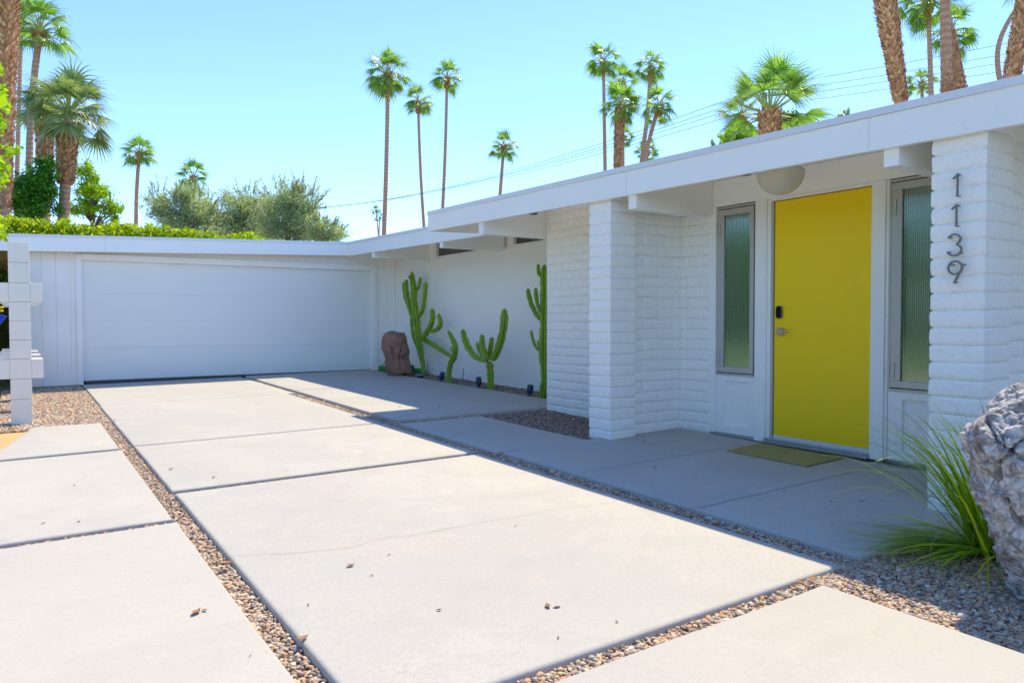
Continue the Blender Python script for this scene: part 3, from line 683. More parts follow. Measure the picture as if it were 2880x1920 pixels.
# ---- ceiling bowl lamp
def lathe(prof, c, n=40):
    mb = MB(); vs = []; fs = []
    for r, z in prof:
        for k in range(n): a = 2*PI*k/n; vs.append((c[0]+r*math.cos(a), c[1]+r*math.sin(a), c[2]+z))
    for i in range(len(prof)-1):
        for k in range(n): fs.append((i*n+k, i*n+(k+1) % n, (i+1)*n+(k+1) % n, (i+1)*n+k))
    return mb.add(vs, fs)
lc = (5.0, 3.640, H+.987)
lamp = thing('ceiling_lamp', 'round opal glass bowl lamp hanging from the porch ceiling before the yellow door', 'lamp', (lc[0], lc[1], lc[2]))
prof = [(.180*math.sin(a), .172*(1-math.cos(a))) for a in [PI/2*i/16 for i in range(17)]]+[(.182, .180), (.176, .190), (.170, .180)]
lathe([(max(r, .0005), z) for r, z in prof], lc).build('shade', MAT['dome'], lamp, True)
lathe([(.001, .179), (.169, .180), (.165, .196), (.07, .205), (.05, zr(5, 3.6)-.077-lc[2]), (.001, zr(5, 3.6)-.077-lc[2])], lc).build('canopy', MAT['numb'], lamp, True)

# ---- house numbers
def ribbon(mb, pts, wd, x0, x1):
    """flat bar following (y,z) points; image-right is -y"""
    P = [Vector(p) for p in pts]; L = []; Rr = []
    for i, p in enumerate(P):
        t = (P[min(i+1, len(P)-1)]-P[max(i-1, 0)]).normalized(); n = Vector((-t.y, t.x)); L.append(p+n*wd/2); Rr.append(p-n*wd/2)
    k = len(P); vs = [(x0, a.x, a.y) for a in L]+[(x0, a.x, a.y) for a in Rr]+[(x1, a.x, a.y) for a in L]+[(x1, a.x, a.y) for a in Rr]; fs = []
    for i in range(k-1): fs += [(i, i+1, k+i+1, k+i), (2*k+i, 3*k+i, 3*k+i+1, 2*k+i+1), (i, 2*k+i, 2*k+i+1, i+1), (k+i, k+i+1, 3*k+i+1, 3*k+i)]
    fs += [(0, k, 3*k, 2*k), (k-1, 3*k-1, 4*k-1, 2*k-1)]
    mb.add(vs, fs)
NX = 4.545-.030
def num(kind, box, label):
    a = onX(box[0], (box[1]+box[3])/2, NX); b = onX(box[2], (box[1]+box[3])/2, NX); zt = onX((box[0]+box[2])/2, box[1], NX).z; zb = onX((box[0]+box[2])/2, box[3], NX).z
    y0, y1 = a.y, b.y; hh = zt-zb; ww = y1-y0
    U = lambda u, v: (y0+ww*u, zb+hh*v); mb = MB(); W = .0105; x0, x1 = NX-.006, NX+.004
    arc = lambda cu, cv, ru, rv, a0, a1, n=26: [U(cu+ru*math.cos(math.radians(a0+(a1-a0)*i/n)), cv+rv*math.sin(math.radians(a0+(a1-a0)*i/n))) for i in range(n+1)]
    if kind == '1':
        ribbon(mb, [U(.80, .0), U(.80, 1.0)], W, x0, x1); ribbon(mb, [U(.98, 1.0), U(.80, .985), U(.05, .80)], W*.85, x0-.0008, x1+.0008); feet = [U(.85, .03), U(.85, .95)]
    elif kind == '3':
        ribbon(mb, arc(.45, .76, .42, .22, 165, -65), W, x0, x1); ribbon(mb, arc(.47, .27, .47, .25, 75, -170), W, x0-.0008, x1+.0008); feet = [U(.03, .2), U(.9, .12), U(.1, .85)]
    else:
        ribbon(mb, arc(.47, .69, .42, .29, 0, 360, 36), W, x0, x1); ribbon(mb, [U(.93, .80), U(.86, .60), U(.42, .0)], W, x0-.0008, x1+.0008); feet = [U(.95, .82), U(.25, .82), U(.46, .03)]
    for f in feet: mb.tube([(x0-.0015, f[0], f[1]), (4.55, f[0], f[1])], .0045, 8)
    tag(mb.build('house_number', MAT['numb']), label, 'number', 'metal house numbers on the block pillar')
num('1', (2680, 490, 2697, 554), 'metal numeral 1, topmost on the white block pillar')
num('1', (2676, 576, 2694, 638), 'metal numeral 1, second from the top on the white block pillar')
num('3', (2666, 658, 2707, 720), 'metal numeral 3 on the white block pillar')
num('9', (2665, 733.5, 2711, 796), 'metal numeral 9, lowest on the white block pillar')

# ---- door mat
dm = MB(); x0, x1, y0, y1 = 4.95, 5.415, 3.35, 4.11; vs = []; k = 26
for i in range(k+1):
    for (xx) in (x0, x1):
        yy = y0+(y1-y0)*i/k; vs.append((xx, yy, gp(xx, yy)+.004)); vs.append((xx, yy, gp(xx, yy)+.013+.0015*math.sin(i*1.3)))
fs = []
for i in range(k): a = 4*i; b = 4*i+4; fs += [(a+1, b+1, b+3, a+3), (a, a+1, b+1, b)[::-1], (a+2, b+2, b+3, a+3)[::-1], (a, b, b+2, a+2)]
fs += [(0, 1, 3, 2), (4*k, 4*k+2, 4*k+3, 4*k+1)]
tag(dm.add(vs, fs).build('doormat', MAT['mat']), 'mustard woven doormat on the porch before the yellow door', 'doormat')

# ------------------------------------------------------------------ white block screen posts at the left
def block_box(mb, x0, x1, y0, y1, z0, z1): mb.box(x0, x1, y0, y1, z0, z1, .006)
for i, y in enumerate((9.80, 11.05, 12.40, 13.65)):
    zb = gd(0, y)-.05; lab = ['white concrete block post nearest the camera, left of the garage', 'second white block post, hidden behind the nearest post', 'third white block post behind the nearest post', 'farthest white block post beside the garage wall'][i]
    t = thing('block_post', lab, 'post', (0, y, zb), 'white block screen posts')
    cols = MB(); z = zb; k = 0; tops = [H-.865, H-.638, H-.416, H-.204, H+.008, H+.218, H+.430, H+.655, H+.885]
    for j in range(len(tops)):
        block_box(cols, -.098, .102, y, y+.20, z+(.001 if j else 0), tops[j]-.001); z = tops[j]
    cols.build('column', MAT['blockp'], t)
    for (a, b) in ((H-.636, H-.418), (H+.220, H+.428)):
        for xa, xb in ((-.235 if a < H else -.195, -.0985), (.1025, .212)):
            ar = MB(); block_box(ar, xa, xb, y+.004, y+.196, a, b); ar.build('cross_block', MAT['blockp'], t)

# ------------------------------------------------------------------ cacti
def cactus(name_arms, X, label, seed):
    root = None
    for ai, (pts, hw, dx) in enumerate(name_arms):
        P = []
        for (x, y) in pts: p = onX(1000+x/2.24, 560+y/2.24, X+dx); P.append(p)
        if root is None:
            b = P[0]; root = thing('cactus', label, 'cactus', (b.x, b.y, gd(b.x, b.y)-.04)); P[0] = Vector((b.x, b.y, gd(b.x, b.y)-.05))
        dep = (P[0]-O).dot(CF); rad = [h/2.24*dep/FPX for h in hw]
        # resample along a smooth path
        Q = []; Rr = []
        for i in range(len(P)-1):
            p0 = P[max(i-1, 0)]; p1 = P[i]; p2 = P[i+1]; p3 = P[min(i+2, len(P)-1)]
            L = (p2-p1).length; k = max(3, int(L/.018))
            for j in range(k):
                t = j/k; Q.append(.5*((2*p1)+(p2-p0)*t+(2*p0-5*p1+4*p2-p3)*t*t+(3*p1-p0-3*p2+p3)*t**3)); Rr.append(rad[i]*(1-t)+rad[i+1]*t)
        Q.append(P[-1]); Rr.append(rad[-1])
        n = len(Q); acc = 0; nseg = 30; RB = 5; ph = random.uniform(0, 1)
        vs = []; fs = []; rib = []; last = None
        cum = [0.0]
        for i in range(1, n): cum.append(cum[-1]+(Q[i]-Q[i-1]).length)
        tot = cum[-1]
        for i, p in enumerate(Q):
            t_ = (Q[min(i+1, n-1)]-Q[max(i-1, 0)]).normalized()
            a = (last-t_*last.dot(t_)).normalized() if last is not None else (t_.cross(Vector((.3, .9, .1)))).normalized()
            last = a; b = t_.cross(a); s = cum[i]
            end = min(1, math.sqrt(max(0, (tot-s)/max(Rr[i]*1.1, .01)+.02))) if tot-s < Rr[i]*1.1 else 1
            st = 1 if ai == 0 else min(1, .55+s/.10)
            sg_ = (s*3.6+ph*3) % 1.0; wob = 1+.05*math.sin(s*40+ph*9)+.09*noise.noise(Vector((s*7, ai, seed)))-.16*math.exp(-((sg_-.5)/.07)**2)
            for k in range(nseg):
                th = 2*PI*k/nseg; c = .5+.5*math.cos(RB*th); sharp = c**1.6
                r = Rr[i]*end*st*wob*(.46+.66*sharp)*(1+.07*sharp*math.sin(s*170+k))
                vs.append(p+(a*math.cos(th+ph)+b*math.sin(th+ph))*r); rib.append(sharp)
        for i in range(n-1):
            for k in range(nseg): fs.append((i*nseg+k, i*nseg+(k+1) % nseg, (i+1)*nseg+(k+1) % nseg, (i+1)*nseg+k))
        fs.append(tuple((n-1)*nseg+k for k in range(nseg)))
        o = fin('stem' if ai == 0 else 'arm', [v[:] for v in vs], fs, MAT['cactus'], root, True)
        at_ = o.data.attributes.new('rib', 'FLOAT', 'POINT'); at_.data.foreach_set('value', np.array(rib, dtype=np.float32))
    return root
cactus([([(427, 1100), (425, 1052), (412, 985), (402, 930), (393, 860), (385, 790), (376, 700), (368, 640), (365, 560), (357, 500), (355, 455)], [16, 13, 18, 22, 25, 23, 22, 20, 21, 17, 9], 0),
        ([(376, 765), (346, 700), (328, 620), (320, 560), (322, 505)], [15, 16, 16, 15, 15], -.05), ([(345, 700), (315, 635), (304, 570), (300, 522)], [8, 10, 10, 8], .05),
        ([(398, 748), (424, 692), (436, 620), (442, 560), (444, 520)], [10, 13, 13, 14, 13], -.04), ([(388, 575), (399, 545), (409, 492)], [7, 10, 10], .06),
        ([(380, 920), (363, 860), (354, 800), (351, 745)], [9, 10, 9, 8], .07), ([(425, 885), (444, 845), (474, 795), (487, 740), (481, 688)], [13, 16, 16, 17, 14], -.03),
        ([(468, 832), (508, 822), (536, 790), (530, 748), (521, 722)], [11, 14, 15, 13, 9], -.08), ([(418, 880), (478, 912), (532, 945), (600, 990)], [15, 15, 14, 10], .03), ([(357, 505), (343, 498), (334, 484)], [8, 8, 6], -.06)],
       6.36, 'tallest branching green cactus, between the brown boulder and the bent cactus', 1)
cactus([([(588, 1155), (589, 1090), (600, 1030), (622, 985), (628, 930), (610, 882), (584, 828)], [17, 16, 17, 18, 18, 15, 8], 0), ([(622, 960), (606, 948), (603, 928)], [10, 9, 7], -.05)],
       6.10, 'short bent green cactus leaning right, touched by a long sideways arm', 2)
cactus([([(850, 1190), (849, 1130), (846, 1080), (842, 1020)], [22, 20, 23, 22], 0), ([(832, 1020), (795, 1010), (750, 985), (710, 930), (686, 870), (675, 818)], [14, 17, 20, 20, 20, 16], -.05),
        ([(850, 1010), (878, 985), (906, 920), (928, 840), (938, 755), (938, 690)], [17, 22, 24, 23, 24, 20], -.04), ([(828, 1015), (806, 950), (797, 900), (797, 850)], [16, 19, 18, 15], -.08),
        ([(838, 1010), (850, 940), (860, 868)], [15, 16, 12], .03), ([(818, 1005), (780, 950), (764, 900)], [12, 13, 9], .05)], 6.12, 'low green cactus with five upturned arms in the middle of the white wall', 3)
cactus([([(1172, 1248), (1181, 1185), (1189, 1135), (1182, 1000), (1184, 900), (1186, 800), (1187, 700), (1190, 600), (1188, 500), (1190, 412)], [22, 22, 19, 25, 26, 25, 23, 26, 25, 20], 0),
        ([(1164, 760), (1136, 722), (1106, 660), (1090, 600), (1085, 562)], [12, 15, 15, 15, 11], -.03), ([(1168, 722), (1148, 665), (1138, 600), (1135, 556)], [11, 13, 14, 11], -.07),
        ([(1163, 958), (1136, 930), (1115, 872), (1107, 824)], [8, 10, 10, 7], -.03), ([(1168, 488), (1153, 465), (1151, 406)], [8, 10, 10], -.04), ([(1158, 945), (1150, 915), (1146, 888)], [6, 7, 5], -.08)],
       6.12, 'tall single-stemmed green cactus against the edge of the block wall', 4)

# ------------------------------------------------------------------ rocks
def proj(p):
    v = p-O; z = v.dot(CF); return Vector((1440+FPX*v.dot(CR)/z, 960-FPX*v.dot(CU)/z))
def segd(q, a, b):
    a = Vector(a); b = Vector(b); t = max(0, min(1, (q-a).dot(b-a)/(b-a).length_squared)); return (q-a-(b-a)*t).length
def rock(name, outline, D, thick, mat, label, seed, amp, sub=3, pit=1.0, grooves=(), gw=4, gdep=.05):
    """outline: rows (py, px_left, px_right) of the silhouette at forward distance D; thickness gives depth"""
    vs = []; nseg = 40; rows = []
    for i in range(len(outline)-1):
        for j in range(6):
            t = j/6; rows.append([outline[i][k]*(1-t)+outline[i+1][k]*t for k in range(3)])
    rows.append(list(outline[-1]))
    n = len(rows)
    for i, (py, pl, pr) in enumerate(rows):
        a = at(pl, py, D); b = at(pr, py, D); c = (a+b)/2; hw = (b-a).length/2; h = i/(n-1)
        dep = thick*(.45+.55*math.sin(PI*min(1, h*.8+.15)))*min(1, .35+hw*4)
        fwd = Vector((CF.x, CF.y, 0)).normalized(); rt = (b-a).normalized()
        for k in range(nseg):
            th = 2*PI*k/nseg; cc, ss = math.cos(th), math.sin(th)
            x = abs(cc)**.8*(1 if cc > 0 else -1); y = abs(ss)**.75*(1 if ss > 0 else -1)
            p = c+rt*x*hw+fwd*y*dep
            vs.append(p)
    fs = []
    for i in range(n-1):
        for k in range(nseg): fs.append((i*nseg+k, (i+1)*nseg+k, (i+1)*nseg+(k+1) % nseg, i*nseg+(k+1) % nseg))
    fs.append(tuple(k for k in range(nseg))); fs.append(tuple((n-1)*nseg+k for k in range(nseg-1, -1, -1)))
    bm = bmesh.new(); bv = [bm.verts.new(v) for v in vs]
    for f in fs: bm.faces.new([bv[i] for i in f])
    bmesh.ops.triangulate(bm, faces=[f for f in bm.faces if len(f.verts) > 4])
    bmesh.ops.subdivide_edges(bm, edges=bm.edges[:], cuts=sub, use_grid_fill=True)
    bm.normal_update()
    for v in bm.verts:
        p = v.co*1.0; q = p*3.1+Vector((seed, seed*2, 0))
        fac = noise.voronoi(p*5.5+Vector((seed, 0, 0)))[0]
        fl = noise.cell(q*.9); rg = 1-abs(noise.noise(q*1.7+Vector((9, 3, 1))))*2
        d = amp*(.9*noise.noise(q)+.6*noise.noise(q*2.3)-pit*max(0, .28-(fac[1]-fac[0])))+amp*.35*noise.noise(q*7)*(.4+.6*pit)+amp*.18*noise.noise(q*17)+amp*.5*pit*(fac[0]-.3)-amp*.9*max(0, rg-.88)*6*(1-pit*.5)
        if pit > .5: d += amp*.55*(noise.ridged_multi_fractal(q*1.6, 1.0, 2.1, 6, 1.0, 2.0)-1.1)+amp*.22*(noise.ridged_multi_fractal(q*6.3, 1.0, 2.2, 4, 1.0, 2.0)-1.1)
        if grooves and v.normal.dot(CF) < 0:
            q2 = proj(p); q2 = q2+Vector((noise.noise(p*14), noise.noise(p*14+Vector((7, 7, 7)))))*gw*.9
            for ln in grooves:
                for a_, b_ in zip(ln, ln[1:]):
                    ds = segd(q2, a_, b_)
                    if ds < gw*2: d -= gdep*math.exp(-(ds/gw)**2)
        v.co = v.co+v.normal*d
    vv = [v.co[:] for v in bm.verts]; bm.verts.index_update(); ff = [tuple(v.index for v in f.verts) for f in bm.faces]; bm.free()
    o = autosmooth(fin(name, vv, ff, mat), 32); return tag(o, label, 'rock')
def rpx(l): return [(880+y/7.127, 1040+a/7.127, 1040+b/7.127) for y, a, b in l]
rock('boulder', rpx([(362, 390, 500), (400, 310, 690), (470, 268, 715), (600, 250, 745), (700, 238, 775), (780, 270, 790), (880, 312, 765), (1000, 300, 800), (1100, 320, 850), (1190, 350, 858), (1215, 360, 850)]), 13.75, .22, MAT['rockb'],
     'upright brown boulder beside the garage door', 5, .022, 3, .08, [[(1139, 958), (1128, 985), (1125, 1003), (1126, 1040)], [(1150, 993), (1138, 1006), (1127, 1008)], [(1096, 968), (1104, 985), (1106, 1010)]], 2.6, .035)
rock('boulder', [(1092, 2885, 3000), (1108, 2858, 3050), (1140, 2825, 3080), (1176, 2785, 3110), (1205, 2745, 3120), (1226, 2731, 3125), (1270, 2742, 3120), (1330, 2762, 3120), (1400, 2775, 3110), (1480, 2806, 3100), (1560, 2836, 3080), (1620, 2866, 3060), (1690, 2884, 3040), (1740, 2894, 3020)], 3.12, .20, MAT['rockp'],
     'large craggy grey and rust boulder at the right edge', 9, .036, 5, 1.0, [[(2806, 1345), (2800, 1302), (2842, 1270), (2885, 1228)], [(2842, 1270), (2880, 1292)], [(2750, 1250), (2770, 1300), (2806, 1345)], [(2830, 1400), (2860, 1470), (2880, 1490)], [(2775, 1190), (2800, 1240), (2842, 1270)]], 6, .03)

# ------------------------------------------------------------------ spotlights, hose, stakes
def spot(px, py, label, tilt=(-.5, -.3), r=.045):
    p = onG(px, py); z = gd(p.x, p.y)-.02
    t = thing('garden_spotlight', label, 'spotlight', (p.x, p.y, z), 'dark blue garden spotlights in the cactus bed')
    b = MB().tube([(p.x, p.y, z), (p.x, p.y, z+.07)], [.020, .022], 10); b.build('base', MAT['blue'], t)
    d = Vector((tilt[0]*.0+.15, tilt[1], 1)).normalized(); c = Vector((p.x, p.y, z+.075)); h = MB()
    h.tube([c-d*.02, c, c+d*.05, c+d*.10, c+d*.115], [.022, r, r*1.05, r*.95, r*.8], 16); h.build('head', MAT['blue'], t, True)
spot(1155, 1050, 'dark blue spotlight right in front of the brown boulder', (-.4, -.45)); spot(1241, 1073, 'dark blue spotlight left of the bent cactus'); spot(1347, 1090, 'dark blue spotlight left of the five-armed cactus', (0, .35)); spot(1489, 1115, 'dark blue spotlight nearest the block wall', (0, -.1))
for px, py, lb in ((1190, 1056, 'dark banded pot at the foot of the tallest cactus'), (1145, 1047, 'dark banded pot beside the spotlight at the boulder')):
    p = onG(px, py+4); z = gd(p.x, p.y)-.03; t = thing('pot', lb, 'pot', (p.x-.06, p.y, z), 'dark banded pots')
    m = MB().tube([(p.x-.06, p.y, z), (p.x-.06, p.y, z+.10)], [.055, .062], 18); m.build('body', MAT['blue'], t, False)
    m = MB().tube([(p.x-.06, p.y, z+.075), (p.x-.06, p.y, z+.085)], [.066, .066], 18); m.build('band', MAT['flash'], t)
for a, b, lb in (((1202, 1055), (1202, 1022), 'thin dark stake beside the tallest cactus'), ((1301, 1071), (1304, 1036), 'thin dark stake between the bent and the five-armed cactus')):
    p = onG(*a); q = onX(b[0], b[1], p.x); tag(MB().tube([(p.x, p.y, p.z-.05), q], .007, 6).build('stake', MAT['wire']), lb, 'stake', 'thin stakes in the cactus bed')
def hose():
    m = MB(); c = onG(1068, 1044); pts = []
    for i in range(150):
        a = i*.30; r = .15+.02*math.sin(i*.21); pts.append((c.x+.10+r*math.cos(a)*1.1, c.y-.15+r*math.sin(a), gd(c.x, c.y)+.0+.0008*i+.01*math.sin(i*.7)))
    pts += [(c.x+.25, c.y-.10, .13+gd(c.x, c.y)), (c.x+.22, c.y-.05, .17+gd(c.x, c.y)), (c.x+.10, c.y-.02, .17+gd(c.x, c.y)), (c.x+.02, c.y-.05, .12+gd(c.x, c.y)), (c.x+.08, c.y-.12, .06+gd(c.x, c.y))]
    d = onG(1165, 1047); e = Vector((6.48, d.y+.35, 0)); m2 = pts+[(6.50, d.y+.9, gd(6.5, d.y)+.01), (6.54, d.y+.3, gd(6.5, d.y)+.01)]
    for i in range(70): a = i*.33; m2.append((e.x-.0+.12*math.cos(a), e.y+.17*math.sin(a)-.5, gd(e.x, e.y)+.0+.0011*i))
    m.tube(m2, .010, 8)
    tag(m.build('garden_hose', MAT['hose'], None, True), 'coiled bright green hose behind the brown boulder', 'hose')
hose()

# ------------------------------------------------------------------ leaf clouds
def leaf_cloud(name, C, size, mat, parent=None, aspect=.5, up=0.0, dirs=None, jit=.35, fold=.25):
    """C (n,3) world points -> one mesh of small folded leaves"""
    C = np.asarray(C, float); n = len(C)
    d = RNG.normal(0, 1, (n, 3)) if dirs is None else np.asarray(dirs)+RNG.normal(0, jit, (n, 3))
    d[:, 2] += up; d /= np.linalg.norm(d, axis=1, keepdims=True)+1e-9
    s = np.cross(d, RNG.normal(0, 1, (n, 3))); s /= np.linalg.norm(s, axis=1, keepdims=True)+1e-9
    nr = np.cross(d, s); L = (size*np.exp(RNG.normal(0, .25, n)))[:, None]; W = L*aspect*.5
    a = C-d*L*.5; b = C+s*W+nr*W*fold; c = C+d*L*.5; e = C-s*W+nr*W*fold
    V = np.stack([a, b, c, e], 1).reshape(-1, 3); i = np.arange(n)[:, None]*4
    F_ = np.concatenate([i+np.array([[0, 1, 2]]), i+np.array([[0, 2, 3]])], 0)
    return fin(name, V, F_, mat, parent)
def blob_pts(cen, rad, n, shell=.55, clumps=26, cl=.33, seed=0):
    """points gathered in clumps inside an ellipsoid"""
    r = np.random.default_rng(seed+3); u = r.normal(0, 1, (clumps, 3)); u /= np.linalg.norm(u, axis=1, keepdims=True); u *= r.uniform(shell, 1, (clumps, 1))**.6
    k = r.integers(0, clumps, n); p = r.normal(0, 1, (n, 3)); p /= np.linalg.norm(p, axis=1, keepdims=True); p *= r.uniform(0, 1, (n, 1))**.5*cl*r.uniform(.6, 1.4, clumps)[k][:, None]
    return np.array(cen)+(u[k]+p)*np.array(rad)
# ---- hedge behind the garage roof
def hedge(x0, x1, y0, y1, zt, name_label, n, size, mat, core=MAT['hedgecore'], group=None, zb=.5):
    t = thing('hedge', name_label, 'hedge', ((x0+x1)/2, (y0+y1)/2, 0), group)
    r = RNG; xs = r.uniform(x0, x1, n); ys = r.uniform(y0, y1, n)
    top = np.array([zt(x)+.20*noise.noise(Vector((x*1.1, y*1.3, 0)))+.20*noise.noise(Vector((x*3.6, y*3, 3))) for x, y in zip(xs, ys)])
    zs = top-np.abs(r.exponential(.16, n)); face = r.uniform(0, 1, n) < .5
    ys = np.where(face, y0+.10*r.normal(0, 1, n)+.12*np.sin(xs*2.2), ys); zs = np.where(face, zb+(top-zb)*r.uniform(0, 1, n)**.55, zs)
    leaf_cloud('foliage', np.stack([xs, ys, zs], 1), size, mat, t, .55, .35)
    mb = MB(); k = 40; vs = []; fs = []
    for i in range(k+1):
        x = x0+(x1-x0)*i/k; z = zt(x)-.20+.10*noise.noise(Vector((x*1.6, y0, 0)))
        vs += [(x, y0+.14, 0), (x, y0+.18, z), (x, y1-.15, z), (x, y1-.1, 0)]
        if i:
            for q in range(3): a = 4*i-4+q; fs.append((a, a+1, a+5, a+4))
    mb.add(vs, fs).build('branches', core, t)  # solid dark core, blocks the view through and darkens gaps between leaves
    return t
def ztop(x): 
    return H+2.46-.026*(x+.4)-.10*max(0, min(1, (x-6.5)/2.0))
hedge(-3.2, 9.05, 21.0, 22.1, ztop, 'long clipped yellow-green hedge behind the garage roof', 42000, .085, MAT['hedge'], zb=1.9)
# ---- foliage at the left edge
t = thing('shrub', 'overhanging bright green branches at the left edge before the palm trunks', 'shrub', tuple(at(-40, 700, 6.6)))
cps = [(3, 262, 16, 26), (16, 300, 14, 14), (2, 345, 15, 20), (0, 470, 20, 34), (26, 425, 20, 12), (50, 425, 11, 9), (8, 500, 16, 22), (0, 635, 15, 26), (4, 668, 12, 10), (-22, 560, 18, 40), (-30, 420, 22, 120), (-30, 620, 30, 50), (-20, 250, 18, 50), (-2, 195, 7, 16)]
pts = []
for px, py, rx, ry in cps:
    n_ = int(rx*ry*.11)+12
    for _ in range(n_): pts.append(at(px+random.gauss(0, rx*.5), py+random.gauss(0, ry*.5), 6.5+random.gauss(0, .15))[:])
leaf_cloud('foliage', pts, .055, MAT['lime'], t, .62, -.1)
mb = MB(); mb.tube([at(-90, 980, 6.6), at(-70, 760, 6.6), at(-40, 560, 6.55), at(-10, 420, 6.5), at(20, 425, 6.5), at(45, 428, 6.5)], [.03, .025, .018, .010, .006, .003], 6); mb.tube([at(-55, 640, 6.6), at(-20, 610, 6.5), at(8, 650, 6.5)], [.014, .008, .003], 6); mb.tube([at(-40, 560, 6.55), at(-20, 330, 6.5), at(5, 215, 6.5)], [.014, .008, .003], 6); mb.build('branches', MAT['bark'], t)
t = thing('shrub', 'dark green bushes seen left of the white block post', 'shrub', (-2, 17, .1))
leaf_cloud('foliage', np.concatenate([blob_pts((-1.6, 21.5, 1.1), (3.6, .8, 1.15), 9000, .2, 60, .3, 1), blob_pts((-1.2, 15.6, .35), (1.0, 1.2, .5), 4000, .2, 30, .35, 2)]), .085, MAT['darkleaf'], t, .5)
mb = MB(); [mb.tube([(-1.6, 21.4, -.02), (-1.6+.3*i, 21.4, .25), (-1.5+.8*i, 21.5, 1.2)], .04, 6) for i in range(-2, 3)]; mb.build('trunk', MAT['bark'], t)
# yellow and blue ornament at the left edge
t = thing('garden_ornament', 'blue and yellow ornament half hidden at the left edge below the shrub', 'ornament', tuple(at(2, 940, 8.2)))
mb = MB()
a, b, c, d = at(-30, 905, 8.2), at(-2, 884, 8.2), at(18, 888, 8.2), at(-6, 916, 8.2); th = CF*.02
mb.add([a, b, c, d, a+th, b+th, c+th, d+th], [(3, 2, 1, 0), (4, 5, 6, 7), (0, 1, 5, 4), (1, 2, 6, 5), (2, 3, 7, 6), (3, 0, 4, 7)]); mb.build('blade', MAT['ornament'], t)
mb = MB()
for (cx, cy) in ((-2, 864), (-3, 874)):
    pts = [at(cx+10*math.cos(u), cy+3.6*math.sin(u), 8.25) for u in [2*PI*i/12 for i in range(12)]]; mb.add(pts+[p+th for p in pts], [tuple(range(12)), tuple(range(23, 11, -1))]+[(i, (i+1) % 12, 12+(i+1) % 12, 12+i) for i in range(12)])
mb.build('petals', MAT['yellowleaf'], t)
mb = MB().tube([at(-12, 905, 8.22), at(-14, 1190, 8.22)], .008, 6); mb.build('stem', MAT['bark'], t)

# ------------------------------------------------------------------ palms
def trunk_path(base, top, bend=0, k=16):
    base = Vector(base); top = Vector(top); side = CR*bend
    return [base.lerp(top, i/k)+side*math.sin(PI*i/k) for i in range(k+1)]
def palm_fronds(c, R, nf, droop, mat, pet, rs, lo=-50, hi=82, blades=20, bias=None, fanr=.52, petr=.55, tipd=.55, leafw=1.0):
    r = random.Random(rs); V = []; Fq = []; PM = MB(); c = Vector(c)
    for i in range(nf):
        az = i*2.39996+r.uniform(-.5, .5); el = math.radians(lo+(hi-lo)*((i+.5)/nf)**.85+r.uniform(-12, 12))
        L = R*petr*r.uniform(.72, 1.18)
        d = Vector((math.cos(az)*math.cos(el), math.sin(az)*math.cos(el), math.sin(el)))
        p = c.copy(); P = [p.copy()]; v = d.copy()
        for s_ in range(4): v = (v+Vector((0, 0, -1))*droop*.09).normalized(); p = p+v*L/4; P.append(p.copy())
        PM.tube(P, [R*.022, R*.018, R*.014, R*.011, R*.009], 4, False)
        tt = (v+Vector((0, 0, -1))*droop*.25).normalized(); sd = tt.cross(Vector((0, 0, 1)))
        sd = Vector((1, 0, 0)) if sd.length < .05 else sd.normalized()
        rollf = r.uniform(-.5, .5); nn = sd.cross(tt); sd = (sd*math.cos(rollf)+nn*math.sin(rollf)).normalized(); nn = sd.cross(tt)
        FL = R*fanr*r.uniform(.78, 1.22); span = math.radians(r.uniform(85, 125))
        for b in range(blades):
            th = -span+2*span*(b+.5)/blades; bl = FL*(.62+.38*math.cos(th*.62))*r.uniform(.9, 1.08)
            bd = (tt*math.cos(th)+sd*math.sin(th)-nn*.22*abs(math.sin(th))).normalized(); ws = nn.cross(bd).normalized()
            hwid = math.tan(span/blades)*bl*.5*.95*leafw
            q = p.copy(); dirn = bd.copy(); pts = []
            for (fr, wd) in ((0, .12), (.40, .90), (.62, .50), (.84, .24), (1.0, .02)):
                pts.append((fr, wd))
            prev = 0; base = len(V)
            for (fr, wd) in pts:
                st = (fr-prev)*bl; prev = fr
                if fr > .45: dirn = (dirn+Vector((0, 0, -1))*tipd*(fr-.3)*r.uniform(.7, 1.4)).normalized()
                q = q+dirn*st; V.append(q-ws*hwid*wd); V.append(q+ws*hwid*wd)
            for k in range(4): Fq.append((base+2*k, base+2*k+1, base+2*k+3, base+2*k+2))
    return V, np.array(Fq), PM
def boots(path, rads, n, size, rs, out=.5):
    """spiral of overlapping leaf bases round a trunk"""
    r = random.Random(rs); V = []; Fq = []; m = len(path)
    for i in range(n):
        t = i/n*(m-1); k = min(int(t), m-2); f = t-k; p = path[k].lerp(path[k+1], f); rad = rads[k]*(1-f)+rads[k+1]*f
        ax = (path[k+1]-path[k]).normalized(); a = i*2.39996+r.uniform(-.25, .25)
        u = ax.cross(Vector((0, 1, .1))).normalized(); w_ = ax.cross(u); o = u*math.cos(a)+w_*math.sin(a); s = ax.cross(o)
        s1 = size*r.uniform(.7, 1.3); b = p+o*rad*.92; tip = b+ax*s1*.9+o*s1*out*r.uniform(.5, 1.4)+s*s1*r.uniform(-.3, .3); mid = b+ax*s1*.35+o*s1*out*.55
        hw = s1*.42; base = len(V)
        V += [b-s*hw, b+s*hw, mid+s*hw*.8, mid-s*hw*.8, tip+s*hw*.18, tip-s*hw*.18, mid-o*s1*.22+s*0, tip-o*s1*.10]
        Fq += [(base, base+1, base+2, base+3), (base+3, base+2, base+4, base+5), (base+1, base, base+6, base+6), (base+2, base+4, base+7, base+6), (base+5, base+3, base+6, base+7)]
    Fq = [tuple(dict.fromkeys(f)) for f in Fq]
    return V, Fq
GP = 'tall fan palms against the sky'
